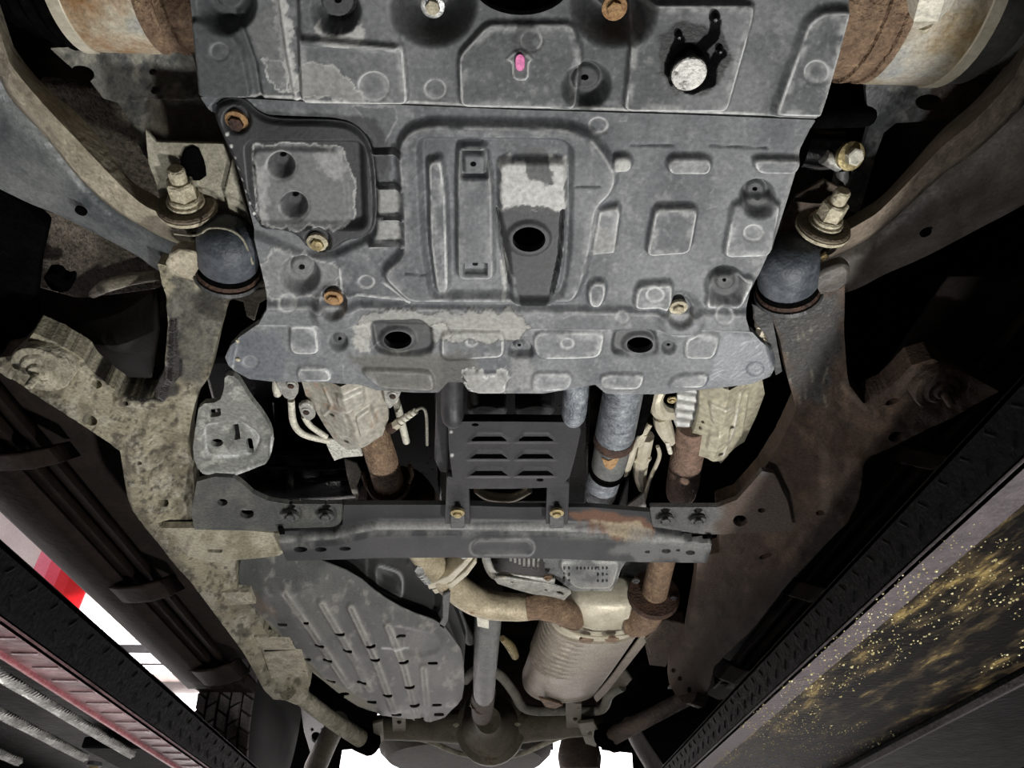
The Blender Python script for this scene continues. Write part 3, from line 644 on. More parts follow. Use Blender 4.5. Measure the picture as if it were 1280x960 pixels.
for x in (832, 873): R.up(('e', x, 648, 13, 11), -4, 4); R.hole(ell(x, 640, 6, 4, 12))
R.build('gusset_plate', DIRTY, cm, th=.008)
for x, y in ((363, 645), (407, 645), (832, 650), (873, 651)):
    b = bolt(cm, x, y, .576, 10.5, GREYST); lathe('bolt_socket', P(x, y, .570), DOWN, [(0, .006), (.003, .006), (.0035, .004)], GREYST, b, n=12)
slab('end_slot', [(347, 660), (353, 660), (364, 688), (357, 690)], .572, .004, BLACK, cm, .0005)
slab('end_slot', [(884, 670), (891, 671), (884, 690), (878, 690)], .572, .004, BLACK, cm, .0005)

# ================================================================ slotted guard plate
gp = thing('slotted_guard', 'flat dark grey guard plate with six slots, bolted onto the crossmember', 'guard plate', P(642, 570, .555))
out = [(560, 527), (640, 527), (722, 528), (726, 540), (718, 575), (712, 596), (700, 609), (640, 611), (582, 611), (566, 600), (561, 560)]
sl = []
for y in (547, 569, 590):
    for x0, x1 in ((587, 635), (646, 693)): sl.append([(x0, y + 3), (x0 + 8, y - 3), (x1 - 8, y - 3), (x1, y + 3)])
R = Relief(out, .552, 1.4, (42, 42, 44), .5, 81); R.mottle((50, 50, 52), .6, .4, .65, 50)
for q in sl: R.up(('p', [(q[0][0] - 4, q[0][1] + 3), (q[1][0], q[1][1] - 3), (q[2][0], q[2][1] - 3), (q[3][0] + 4, q[3][1] + 3)], 3), 2, 3); R.hole(q)
R.hole(ell(594, 531, 5, 2, 10)); R.hole(ell(675, 600, 5, 2, 10))
for x, y in ((564, 530), (564, 540), (565, 569)): R.stain(('e', x, y, 2, 2), (190, 190, 188), .9, 1, 1)
R.build('plate', PL, gp, th=.012)
for x0, x1, x2, x3 in ((558, 586, 556, 588), (684, 712, 682, 710)):
    slab('leg', [(x0, 596), (x1, 604), (x3, 656), (x2, 656)], .558, .015, DARKP, gp, .003)
    xm = (x2 + x3) / 2
    slab('foot_tab', [(xm - 9, 645), (xm + 9, 645), (xm + 9, 661), (xm - 9, 661)], .552, .008, GREYST, gp, .002)
    bolt(gp, xm, 641, .55, 9, GOLD, label='brass coloured bolt'); lathe('hole_plug', P(xm, 631, .554), DOWN, [(0, .005), (.002, .004)], BLACK, gp, n=10)
tube('front_post', [(565, 460, .58, 15), (565, 500, .57, 14.5), (566, 522, .56, 14), (566, 527, .56, 9)], DARKP, gp)['label'] = 'black rubber post'
tube('front_post', [(722, 462, .58, 16), (719, 500, .57, 16), (717, 520, .56, 15), (716, 527, .56, 9)], SCRATCH, gp)['label'] = 'scratched silver post'
slab('side_channel', [(545, 478), (560, 478), (560, 592), (550, 590), (543, 575)], .585, .05, DARKP, gp, .003)

# ================================================================ gearbox seen behind the guard
gb = thing('gearbox', 'dark gearbox housing showing between undercover and slotted guard', 'gearbox', P(640, 510, .72))
slab('case', [(540, 440), (740, 440), (735, 632), (548, 632)], .72, .12, SHINYB, gb, .01)
slab('pan_pad', [(585, 506), (634, 508), (634, 523), (582, 522)], .66, .04, DARKP, gb, .006, it=1); slab('pan_pad', [(644, 507), (693, 508), (694, 522), (644, 523)], .66, .04, DARKP, gb, .006, it=1)
tube('oil_line', [(596, 612, .64, 5), (610, 620, .64, 6), (640, 622, .64, 6), (662, 612, .64, 5)], CREAM, gb)
slab('rear_housing', [(585, 626), (690, 626), (690, 640), (585, 640)], .67, .05, DARKP, gb, .004)
tube('vent_stub', [(592, 488, .64, 5), (594, 502, .64, 5)], DARKP, gb)
dk = thing('air_duct', 'black ribbed duct in the dark gap above the left end of the crossmember', 'duct', P(390, 590, .78))
tube('duct', [(296, 575, .80, 34), (330, 586, .78, 38), (390, 588, .78, 38), (450, 585, .80, 36), (480, 575, .82, 32)], SHINYB, dk, n=20)
for dy in (-16, 0, 14): tube('rib', [(312, 580 + dy, .742, 2.5), (390, 586 + dy, .735, 3), (452, 582 + dy, .745, 2.5)], SHINYB, dk, n=8)
eng = thing('engine_sump', 'oily black engine sump in the dark gap behind the left catalytic converter', 'sump', P(400, 520, .84))
slab('pan', [(250, 450), (560, 450), (560, 640), (300, 640)], .84, .12, SHINYB, eng, .01)
for x in (318, 345, 372): tube('rib', [(x, 500, .83, 5), (x + 8, 590, .83, 5)], SHINYB, eng, sub=1)

# ================================================================ left converter and its pipe
cl = thing('catalytic_converter', 'pale finned heat shield of the left catalytic converter, below the undercover', 'converter', P(430, 515, .62))
out = [(374, 466), (472, 466), (484, 500), (486, 522), (479, 539), (447, 549), (436, 556), (420, 549), (406, 532), (394, 512), (382, 494)]
R = Relief(out, .66, 1.3, (176, 172, 160), .5, 91); R.mottle((150, 144, 130), .6, .45, .68, 26).mottle((150, 112, 84), .5, .6, .75, 12, 9)
R.up(('l', [(424, 450), (452, 540)], 4), 46, 96); R.up(('p', [(423, 478), (455, 476), (458, 492), (428, 499)], 3), 7, 3, .5, (220, 218, 206)); R.up(('p', [(447, 505), (464, 500), (472, 522), (454, 530)], 3), 7, 3, .6, (220, 218, 206)); R.up(('p', [(398, 508), (432, 500), (440, 534), (424, 540)]), 3, 4, .3)
R.up(('l', [(406, 478), (416, 500), (404, 515)], 1.5), 3, 3); R.hole(ell(416, 511, 4, 2, 10)); R.hole(ell(434, 543, 4, 2, 10))
R.D += .0012 * (fbm(R.X, R.Y, 8, 48) - .5)
R.build('heat_shield', VC('pale_shield', .15, 60, .25, .5), cl, th=.01)
for q in ([(342, 474), (368, 474), (374, 490), (366, 502), (352, 496)], [(372, 505), (388, 504), (396, 520), (386, 528), (376, 520)], [(478, 480), (504, 482), (498, 500), (486, 514), (480, 500)]):
    slab('flange', q, .645, .008, ALU, cl, .002, it=1)
for x, y in ((364, 481), (383, 514), (491, 494)): bolt(cl, x, y, .644, 6.5, RUSTD, ALU)
tube('cooling_pipe', [(347, 470, .66, 5), (345, 484, .66, 5), (347, 493, .66, 5)], WHITEM, cl)
tube('cooling_pipe', [(364, 500, .66, 4.4), (367, 528, .66, 4.4), (380, 543, .66, 4.4), (412, 551, .66, 4.4)], WHITEM, cl)
tube('cooling_pipe', [(380, 520, .66, 3.8), (388, 532, .66, 3.8), (408, 546, .66, 3.8)], WHITEM, cl)
FOIL = M('dimpled_foil', (196, 194, 184), (226, 224, 214), .5, .2, scale=150, bump=.8, fine=1)
slab('foil_flap', [(405, 549), (450, 551), (454, 570), (430, 572), (418, 576), (412, 565)], .66, .003, FOIL, cl, .0005)
slab('foil_flap', [(430, 574), (446, 580), (452, 592), (446, 608), (451, 629), (440, 616), (434, 596)], .69, .003, FOIL, cl, .0005)
el = thing('exhaust_pipe', 'rusty exhaust pipe leaving the left converter into a dark collar', 'exhaust pipe', P(478, 575, .66))
tube('pipe', [(458, 515, .69, 19), (470, 552, .665, 19.5), (479, 580, .66, 19.5), (488, 610, .67, 19.5)], RUST, el, n=22)
a = P(488, 611, .67) - P(470, 552, .655); k = MPP(487, 606, .67)
lathe('collar', P(486, 604, .668), a, [(-.004, 21 * k), (-.004, 26 * k), (.006, 27 * k), (.01, 24 * k)], RUSTD, el, n=26)
tube('support_ring', [(454, 592, .67, 3), (460, 610, .668, 3), (478, 622, .667, 3), (500, 616, .667, 3), (514, 596, .67, 3), (512, 582, .672, 3)], RUST, el)
lathe('damper', P(492, 616, .68), a, [(0, 34 * k), (.03, 50 * k), (.07, 55 * k), (.12, 50 * k)], RUSTD, el, n=28)
ox = thing('oxygen_sensor', 'small pale oxygen sensor with hex body beside the left exhaust pipe', 'sensor', P(505, 523, .65))
tube('body', [(488, 536, .652, 7), (494, 531, .65, 6)], RUSTD, ox, sub=1); tube('hex', [(494, 532, .65, 6.5), (500, 527, .65, 6.5)], CREAM, ox, n=6, sub=1)
for i in range(4): tube('collar', [(501 + i * 5, 526 - i * 3.3, .65, 5.2 - .3 * i), (504.5 + i * 5, 523.8 - i * 3.3, .65, 5.2 - .3 * i)], WHITEM, ox, sub=1)
tube('lead', [(520, 513, .65, 2), (528, 510, .655, 2), (533, 520, .66, 2), (534, 556, .67, 2)], WHITEM, ox)
tag(tube('breather_pipe', [(494, 496, .68, 5), (500, 520, .68, 5), (508, 552, .69, 4.5)], WHITEM), 'short pale breather pipe behind the oxygen sensor', 'pipe')

# ================================================================ right converter and its pipe
cr = thing('catalytic_converter', 'cream heat shield of the right catalytic converter, below the undercover', 'converter', P(910, 520, .62))
out = [(874, 472), (952, 470), (956, 492), (946, 519), (930, 551), (917, 556), (900, 566), (882, 560), (862, 562), (857, 556), (868, 528), (873, 506)]
R = Relief(out, .66, 1.3, (178, 172, 150), .5, 95); R.mottle((150, 143, 124), .6, .45, .68, 26)
R.up(('l', [(912, 450), (888, 560)], 4), 44, 96); R.up(('p', [(884, 492), (916, 492), (914, 512), (888, 516)], 3), 7, 3, .4, (222, 218, 200)); R.up(('p', [(884, 528), (910, 522), (908, 545), (880, 548)], 3), 6, 3, .4, (222, 218, 200)); R.up(('l', [(924, 485), (915, 530), (902, 558)], 1.5), 3, 3, .4)
R.up(('l', [(933, 490), (926, 540)], 1.5), 3, 3)
for x, y in ((912, 525), (898, 556)): R.hole(ell(x, y, 4, 2, 10))
for x, y in ((877, 520), (874, 528), (867, 552)): R.hole(ell(x, y, 2.2, 2.2, 8))
R.build('heat_shield', bpy.data.materials['pale_shield'], cr, th=.01)
out = [(848, 474), (878, 472), (874, 506), (866, 528), (857, 555), (848, 540), (842, 526), (846, 500)]
R = Relief(out, .668, 1.3, (150, 150, 146), .45, 97)
for i in range(6): R.up(('l', [(846, 486 + i * 11), (874, 490 + i * 11)], 2), 4, 5, .3)
R.build('fluted_shield', bpy.data.materials['pale_shield'], cr, th=.01)
slab('shield_tail', [(878, 560), (917, 556), (910, 570), (901, 580), (888, 566)], .68, .006, CREAM, cr, .001)
er = thing('exhaust_pipe', 'brown rusty exhaust pipe leaving the right converter behind the crossmember', 'exhaust pipe', P(855, 585, .67))
tube('pipe', [(866, 530, .67, 20), (862, 556, .67, 20), (857, 580, .67, 20), (853, 606, .672, 20), (851, 616, .69, 18)], M('brown_rusty_pipe', (98, 78, 66), (140, 114, 98), .7, scale=80, bump=.5), er, n=22)
lathe('damper', P(850, 614, .71), (-.1, 1, .25), [(0, 26 * k), (.02, 34 * k), (.08, 36 * k), (.12, 30 * k)], BLACK, er, n=24)

# ================================================================ front propeller shaft
fs = thing('front_propshaft', 'scratched silver front propeller shaft with orange rust mark, right of the slotted guard', 'propshaft', P(765, 550, .62))
tube('tube', [(784, 462, .60, 25), (776, 505, .605, 25), (768, 546, .61, 24.5)], SCRATCH, fs, n=24)
tube('rust_ring', [(769, 543, .61, 25.5), (767, 552, .61, 25.3)], RUSTD, fs, n=24, sub=1)
tube('collar', [(767, 551, .612, 22.5), (763, 572, .614, 22), (760, 584, .616, 21)], SHAFT, fs, n=24)
for x, y in ((760, 584), (759, 588)): tube('seal_ring', [(x, y, .616, 22), (x - 1, y + 2.5, .616, 22)], BLACK, fs, n=24, sub=1)
tube('yoke', [(758, 588, .618, 20), (753, 606, .62, 20), (750, 618, .622, 19), (748, 626, .625, 13)], SCRATCH, fs, n=24)
q = np.array([P(x, y, .588) for x, y in ((752, 572), (758, 577), (770, 576), (774, 571), (768, 580), (762, 586), (756, 582))])
slab('rust_mark', [(752, 573), (760, 577), (775, 571), (770, 582), (764, 588), (756, 584)], .584, .003, ORUST, fs, .0005)
wl = thing('wiring_bundle', 'cream pipes and brackets bundled beside the silver shaft', 'wiring bundle', P(815, 560, .66))
for pts in ([(828, 480, .68, 9), (820, 500, .67, 9), (826, 514, .67, 11), (846, 516, .68, 8)], [(826, 520, .67, 10), (830, 534, .67, 11), (838, 552, .67, 7)], [(812, 530, .67, 4), (802, 545, .66, 5), (794, 556, .66, 4), (786, 570, .66, 8), (780, 590, .67, 7)],
            [(808, 545, .67, 10), (804, 565, .67, 10), (800, 590, .67, 9), (803, 610, .68, 6)], [(822, 558, .66, 2.4), (824, 572, .66, 2.6), (812, 600, .66, 2.6), (803, 632, .66, 3)], [(806, 542, .66, 4), (800, 555, .66, 3), (794, 556, .66, 3)], [(793, 574, .66, 3), (804, 580, .66, 3), (812, 572, .66, 3)]):
    tube('pipe', pts, CREAM, wl, n=10)
tube('hose', [(812, 482, .66, 8), (806, 510, .66, 8), (798, 540, .66, 6)], BLACK, wl, n=12)
tube('bright_edge', [(810, 486, .66, 2), (801, 512, .66, 2)], WHITEM, wl, n=8)
slab('bracket', [(783, 634), (806, 616), (808, 634), (800, 640), (782, 640)], .655, .006, ALU, wl, .001); slab('clip', [(774, 632), (786, 600), (784, 640), (774, 642)], .66, .01, DARKP, wl, .001)
bolt(wl, 840, 500, .655, 6, GOLD); tube('flex_ends', [(834, 552, .66, 3), (838, 566, .66, 3)], WHITEM, wl, n=8)

# ================================================================ left slotted bracket
br = thing('slotted_bracket', 'grey dusty slotted bracket hanging inside the left frame rail', 'bracket', P(295, 540, .59))
out = [(281, 468), (295, 471), (304, 484), (312, 498), (329, 519), (340, 539), (342, 557), (335, 577), (318, 585), (295, 594), (250, 592), (240, 568), (245, 530), (249, 505), (274, 503), (280, 488)]
R = Relief(rounded(out, 1), .59, 1.3, (126, 127, 122), .6, 99); R.mottle((96, 97, 94), .7, .45, .66, 24).mottle((178, 178, 170), .6, .55, .74, 9, 17)
R.up(('p', [(252, 532), (300, 526), (328, 546), (318, 570), (292, 576), (256, 574)]), -5, 6, .7); R.up(('l', [(250, 590), (295, 591), (338, 574), (340, 545)], 2), 4, 4, .5)
R.hole([(289, 535), (297, 533), (300, 552), (292, 554)]); R.hole(corners([(306, 552), (314, 551), (317, 568), (309, 570)], 3)); R.hole(ell(270, 557, 8, 5, 12)); R.hole(corners([(262, 512), (276, 510), (276, 520), (262, 522)], 2))
R.build('plate', DIRTY, br, th=.008)
# ================================================================ lower control arms
def mids(a, b, t): return tuple(a[i] * (1 - t) + b[i] * t for i in range(3))
def arm_rows(inner, ridge, flange):
    rows = []
    for (a, b, c) in zip(inner, ridge, flange):
        rows.append([(a[0], a[1], a[2] + .03), a, (*mids(a, b, .45)[:2], min(a[2], b[2]) - .008), b, (*mids(b, c, .10)[:2], b[2] + .012), mids(b, c, .5), (*mids(b, c, .93)[:2], c[2]), c, (c[0], c[1], c[2] + .012)])
    return rows
ARM1 = M('cream_dirty_arm', (136, 127, 108), (190, 181, 160), .65, scale=24, bump=.4, c3=(96, 88, 70), spec=.45)
ARM2 = M('wet_blue_grey_arm', (72, 77, 80), (126, 129, 127), .4, scale=9, bump=.4, c3=(170, 166, 148), spread=(.38, .66), spec=.55)
ARM3 = M('shaded_brown_arm', (96, 86, 75), (140, 128, 113), .6, scale=20, bump=.4, c3=(72, 60, 50))  # right arm: darker copies with its shade in the colour
ARM4 = M('wet_shaded_arm', (70, 65, 61), (118, 112, 105), .45, scale=10, bump=.3, c3=(140, 132, 116), spread=(.4, .68), spec=.5)
def control_arm(label, px, inner, ridge, flange, m1, m2, holes):
    t = thing('control_arm', label, 'control arm', P(*px))
    rows = arm_rows(inner, ridge, flange)
    loft('arm_tube', [r[:5] for r in rows], m1, t, th=.006, sub=4)
    loft('arm_flange', [r[4:] for r in rows], m2, t, th=.006, sub=4)
    for x, y, h in holes: lathe('drain_hole', P(x, y, h), DOWN, [(-.002, .006), (.0005, .006), (.001, .005)], BLACK, t, n=14)
    return t
iL = [(-14, -30, .70), (8, 45, .69), (20, 70, .68), (54, 111, .67), (101, 151, .66), (134, 191, .65), (161, 228, .64), (190, 246, .635), (222, 268, .63)]
rL = [(-14, 40, .65), (4, 82, .645), (17, 111, .64), (60, 161, .635), (101, 215, .63), (144, 255, .625), (188, 281, .62), (215, 294, .615), (246, 306, .61)]
fL = [(-40, 215, .67), (0, 233, .665), (40, 252, .66), (75, 266, .655), (121, 289, .645), (148, 303, .64), (175, 318, .635), (205, 338, .625), (262, 353, .61)]
cl_ = control_arm('curved cream lower control arm with wet grey flange at the upper left', (110, 200, .65), iL, rL, fL, ARM1, ARM2, [(101, 264, .632)])
mx = lambda pts, dy=0: [(1280 - x, y + dy, h) for x, y, h in pts]
iR = [(1300, 0, .70), (1272, 60, .69), (1255, 90, .68), (1220, 130, .67), (1180, 165, .66), (1140, 210, .65), (1105, 247, .64), (1082, 263, .635), (1055, 280, .63)]
rR = [(1310, 60, .65), (1282, 105, .645), (1266, 128, .64), (1218, 175, .635), (1175, 207, .63), (1135, 245, .625), (1095, 282, .62), (1070, 298, .615), (1030, 318, .61)]
fR = [(1340, 215, .67), (1300, 240, .665), (1262, 262, .66), (1220, 284, .655), (1175, 308, .645), (1140, 325, .64), (1105, 340, .635), (1060, 362, .625), (1005, 372, .61)]
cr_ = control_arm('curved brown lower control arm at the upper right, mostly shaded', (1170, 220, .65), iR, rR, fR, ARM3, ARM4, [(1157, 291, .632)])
def pivot(t, cx, y0, y1, r, side):
    k = MPP(cx, y0, .585); a, b = P(cx, y0, .582), P(cx, y1, .582); L = np.linalg.norm(b - a); ax = b - a
    o = lathe('bushing', a, ax, [(-.004, r * k * .3), (0, r * k * .6), (.004, r * k * .8), (.011, r * k * .95), (.018, r * k), (L * .8, r * k), (L * .86, r * k * .94)], BLUEG, t, n=32)
    lathe('seal_ring', a, ax, [(L * .84, r * k * .98), (L * .92, r * k * 1.03), (L * .95, r * k)], BLACK, o, n=32)
    lathe('rust_ring', a, ax, [(L * .93, r * k * 1.04), (L, r * k * 1.08), (L * 1.03, r * k)], RUSTD, o, n=32)
    lathe('outer_flange', a, ax, [(L * 1.03, r * k * 1.12), (L * 1.1, r * k * 1.15), (L * 1.12, r * k)], GREYST, o, n=32)
    s = np.array((side, 0, 0)) * .012
    box('stop_tab', P(cx + side * 22, (y0 + y1) / 2 + 12, .565), (.006, .022, .01), ALU, o, .001)
slab('arm_end', [(214, 312), (244, 314), (256, 326), (264, 354), (228, 349), (204, 336)], .566, .015, ARM1, cl_, .004, it=1)
slab('arm_end', [(1064, 328), (1036, 336), (1018, 348), (1008, 374), (1062, 362)], .566, .015, ARM4, cr_, .004, it=1)
pivot(cl_, 285, 284, 338, 38, -1); pivot(cr_, 985, 307, 362, 38, 1)
# front pivot brackets with camber bolts
PB = M('pale_bracket', (122, 118, 102), (162, 158, 142), .6, scale=26, bump=.4, c3=(92, 84, 68))
bl = thing('pivot_bracket', 'pale steel bracket around the left control arm bolt', 'bracket', P(250, 240, .62))
slab('back_plate', [(181, 161), (195, 178), (279, 180), (296, 228), (310, 279), (300, 292), (262, 284), (250, 290), (225, 290), (203, 268), (195, 230), (185, 205)], .612, .004, PB, bl, .001)
slab('side_strip', [(290, 200), (300, 240), (313, 282), (320, 325), (335, 361), (318, 366), (312, 335), (304, 300), (292, 288), (280, 240)], .604, .006, PB, bl, .0015)
slab('lower_lip', [(282, 372), (300, 358), (318, 360), (335, 358), (338, 372), (324, 380), (318, 402), (308, 396), (304, 378)], .604, .006, PB, bl, .0015)
tube('front_lip', [(218, 292, .58, 1.6), (246, 294, .572, 1.6), (262, 285, .568, 1.6), (286, 287, .566, 1.6), (304, 300, .566, 1.6), (316, 330, .567, 1.6)], PB, bl, n=8)
slab('recess_shade', [(225, 190), (246, 182), (256, 205), (258, 226), (226, 226)], .608, .003, BLACK, bl, .001, it=1)  # black plate stands in for the shade inside the hollow
brr = thing('pivot_bracket', 'dark steel bracket around the right control arm bolt', 'bracket', P(1010, 270, .62))
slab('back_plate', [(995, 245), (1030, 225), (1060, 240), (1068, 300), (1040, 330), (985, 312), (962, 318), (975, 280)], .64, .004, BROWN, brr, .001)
slab('side_strip', [(962, 318), (985, 306), (1010, 305), (1018, 312), (985, 314), (966, 330), (952, 352), (948, 346)], .60, .006, GREYST, brr, .0015)
tube('weld_bead', [(1004, 330, .585, 5), (1018, 326, .585, 6), (1034, 318, .585, 5)], M('yellow_weld_rust', (150, 128, 84), (190, 172, 126), .7, scale=150, bump=.8), brr, n=10)
slab('lower_lip', [(940, 380), (950, 385), (970, 384), (975, 395), (966, 400), (978, 465), (970, 470), (958, 420), (944, 405)], .604, .006, GREYST, brr, .0015)
for i in range(7): tube('pleated_boot', [(945 + i * .9, 393 + i * 5, .63, 8), (957 + i * .9, 395 + i * 5, .63, 8)], CREAM, brr, n=8, sub=1) if i % 2 == 0 else None
def camber_bolt(label, cx, cy, r, ax, m):
    t = thing('camber_bolt', label, 'bolt', P(cx, cy, .60)); c = P(cx, cy, .60); k = MPP(cx, cy, .60); ax = _n(ax)
    lathe('cam_disc', c, ax, [(-.004, r * k), (.0, r * k * 1.03), (.003, r * k * 1.03), (.0045, r * k * .96)], M('cam_disc_dirt', (92, 82, 68), (126, 114, 96), .65, scale=60, bump=.3), t, n=32)
    lathe('disc_rim', c, ax, [(-.0035, r * k * 1.06), (.0005, r * k * 1.07)], STUD, t, n=32)
    lathe('washer', c, ax, [(.004, .66 * r * k), (.008, .66 * r * k), (.009, .6 * r * k), (.009, .56 * r * k), (.0125, .58 * r * k), (.014, .52 * r * k)], m, t, n=26)
    lathe('nut', c, ax, [(.013, .5 * r * k), (.030, .5 * r * k), (.032, .42 * r * k)], m, t, sq=6, smooth=20)
    lathe('stud', c, ax, [(.03, .3 * r * k), (.045, .3 * r * k), (.047, .24 * r * k)], m, t, n=16)
camber_bolt('pale stacked nut and washer on the left control arm pivot', 234, 258, 34, (.08, -1, -.05), STUD)
camber_bolt('pale stacked nut and washer on the right control arm pivot', 1029, 284, 32, (.06, -1, -.02), STUD)

# ================================================================ front axle shafts
def half_shaft(label, px, py, sgn, r, segs):
    t = thing('axle_shaft', label, 'axle shaft', P(px, py, .74)); k = MPP(px, py, .74); c = P(px, py, .74)
    for nm, prof, m in segs: lathe(nm, c, (sgn, 0, .0), [(a * k, b * r * k) for a, b in prof], m, t, n=48, smooth=30)
    return t
JL = M('rusty_cream_joint', (150, 112, 72), (186, 178, 158), .6, .1, scale=16, bump=.4, c3=(168, 166, 158), spread=(.38, .58))
half_shaft('rust stained cream inner axle joint at the top left', 235, -28, -1, 90, [
    ('inner_cup', [(-40, .96), (2, .96), (4, 1), (14, 1.0), (16, .97), (28, .97), (30, 1.0), (38, 1.0)], RUST), ('joint_body', [(38, .98), (44, 1.0), (118, 1.0), (122, .99)], JL), ('clamp', [(120, 1.01), (121, 1.02), (136, 1.02), (137, 1.0)], CREAM),
    ('boot', [(136, .97), (150, .99), (160, .90), (170, .94), (182, .80), (192, .84), (204, .68), (214, .72), (230, .5), (250, .4)], BLACK)])
half_shaft('grey and rust inner axle joint with big bolt at the top right', 1056, -22, 1, 116, [
    ('inner_cup', [(-40, .96), (10, .96), (12, 1.0), (20, 1.0), (22, .97), (34, .97), (36, 1.0), (44, 1.0)], RUST), ('joint_body', [(44, .98), (48, 1.0), (122, 1.0), (126, .99)], M('cream_rusty_joint', (142, 122, 86), (172, 168, 156), .6, .1, scale=14, bump=.4, c3=(150, 152, 150), spread=(.36, .56))), ('clamp', [(124, 1.01), (125, 1.02), (140, 1.02), (141, 1.0)], CREAM),
    ('boot', [(140, .98), (170, .97), (190, .84), (205, .86), (225, .66), (240, .5)], M('grey_rubber_boot', (52, 52, 50), (68, 68, 64), .6, bump=.1))])
bb = thing('joint_bolt', 'pale hex bolt on the right axle joint', 'bolt', P(1158, 18, .66))
lathe('shank', P(1152, 38, .66), P(1164, -4, .64) - P(1152, 38, .66), [(0, .008), (.012, .008)], STUD, bb, n=16)
lathe('head', P(1160, 9, .655), P(1164, -4, .64) - P(1152, 38, .66), [(0, .012), (.004, .019), (.06, .019)], WHITEM, bb, sq=6, smooth=20)

# ================================================================ brackets behind the shafts
out = [(62, 60), (118, 58), (238, 58), (254, 120), (276, 146), (300, 225), (286, 232), (279, 186), (210, 182), (204, 224), (178, 191), (165, 161), (158, 144), (148, 129), (129, 123), (114, 103), (84, 80)]
t = thing('suspension_mount', 'mottled grey suspension mount plate under the top left axle joint', 'mount', P(180, 110, .70))
R = Relief(out, .70, 1.6, (104, 104, 98), .55, 121); R.mottle((150, 148, 136), .8, .48, .66, 22).mottle((62, 64, 66), .7, .5, .7, 14, 5)
R.up(('p', [(182, 124), (270, 128), (282, 184), (184, 184)]), -8, 10); R.stain([(184, 132), (274, 140), (284, 186), (184, 184)], (84, 76, 64), .85, 8, 5, seed=3); R.up(('l', [(166, 124), (196, 122), (232, 126)], 1.5), 4, 3, .6)
R.hole(ell(101, 93, 17, 11, 24, .1)); R.hole(ell(191, 90, 5, 4, 12)); R.hole(ell(195, 111, 6, 5, 14)); R.up(('e', 195, 111, 10, 8), 3, 4)
R.build('plate', DIRTY, t, th=.008)
out = [(1080, 92), (1200, 90), (1240, 112), (1215, 142), (1150, 152), (1120, 154), (1105, 166), (1096, 190), (1085, 230), (1074, 266), (1048, 262), (1060, 237), (1078, 190), (1084, 166), (1093, 143), (1084, 131)]
t = thing('suspension_mount', 'speckled grey suspension mount plate under the top right axle joint', 'mount', P(1130, 130, .70))
R = Relief(out, .70, 1.6, (90, 92, 94), .5, 123); R.mottle((134, 134, 128), .7, .5, .68, 18).mottle((50, 50, 50), .7, .5, .7, 12, 5).stain([(1170, 80), (1260, 90), (1240, 160), (1150, 160)], (70, 56, 48), .8, 8, 6, seed=3)
R.hole(ell(1161, 128, 17, 10, 24)); R.build('plate', DIRTY, t, th=.008)
t = thing('sway_bar_link', 'black sway bar bushing with gold ringed bolt beside the right edge of the undercover', 'link', P(1050, 185, .66))
tube('rubber_sleeve', [(1000, 150, .68, 12), (1040, 147, .675, 13), (1080, 146, .67, 13), (1090, 147, .67, 9)], BLACK, t)
tube('bushing_clamp', [(1008, 185, .68, 24), (1030, 188, .675, 24), (1056, 186, .67, 22)], SHINYB, t, n=18); tube('sleeve_edge', [(1030, 196, .655, 9), (1050, 206, .655, 9)], ALU, t)
bolt(t, 1063, 195, .645, 18, WHITEM, GOLD, axis=(.15, -.45, -.9), tall=.75, label='pale bolt head in a gold washer')
tube('hanger', [(1052, 210, .66, 8), (1050, 232, .66, 10), (1046, 258, .66, 7)], GREYST, t)
tag(slab('wheel_liner', [(45, 105), (222, 118), (215, 270), (150, 262), (80, 200)], .82, .02, FELT, None, .003), 'brown felt wheel liner patch behind the upper left control arm', 'liner')
tag(slab('wheel_liner', [(48, 262), (215, 300), (215, 350), (196, 362), (118, 372), (92, 372), (40, 358)], .78, .02, FELT, None, .003), 'brown felt wheel liner patch below the upper left control arm', 'liner')
tag(tube('liner_lip', [(116, 368, .76, 5), (132, 358, .755, 8), (160, 350, .75, 8), (198, 344, .745, 7)], ARM1), 'pale rolled lip at the bottom of the left felt liner', 'trim')
tag(slab('liner_clip', [(52, 344), (70, 342), (78, 352), (90, 350), (88, 364), (74, 366), (62, 362)], .72, .02, BLACK, None, .003, it=1), 'small black clip beside the pale lip of the left liner', 'clip')
tag(slab('wheel_liner', [(-60, 226), (0, 237), (32, 262), (58, 285), (48, 330), (42, 386), (44, 406), (31, 432), (4, 446), (-60, 470)], .66, .02, BLACK, None, .004), 'black inner wheel arch at the left edge of the view', 'liner')
tag(slab('wheel_liner', [(1058, 366), (1100, 345), (1180, 310), (1320, 255), (1320, 470), (1250, 500), (1215, 475), (1165, 447), (1140, 458), (1108, 490), (1060, 480)], .86, .02, BLACK, None, .004), 'black inner wheel arch at the right edge of the view', 'liner')
tag(tube('brake_line', [(1192, 388, .80, 1), (1240, 389, .80, 1.3), (1300, 391, .80, 1.3)], WHITEM, n=8), 'thin pale brake line in the dark right wheel arch', 'line')
tag(loft('body_bracket', [[(40, 395, .72), (40, 405, .70), (40, 418, .705)], [(100, 402, .71), (102, 425, .69), (105, 448, .70)], [(150, 392, .70), (150, 430, .67), (150, 470, .69)], [(198, 360, .69), (198, 410, .66), (190, 470, .68)]], M('dark_grey_bracket', (32, 31, 29), (48, 46, 42), .7, spec=.1, scale=14, bump=.15), None, th=.006, sub=5), 'smooth dark body bracket between liner and left cab mount', 'bracket')

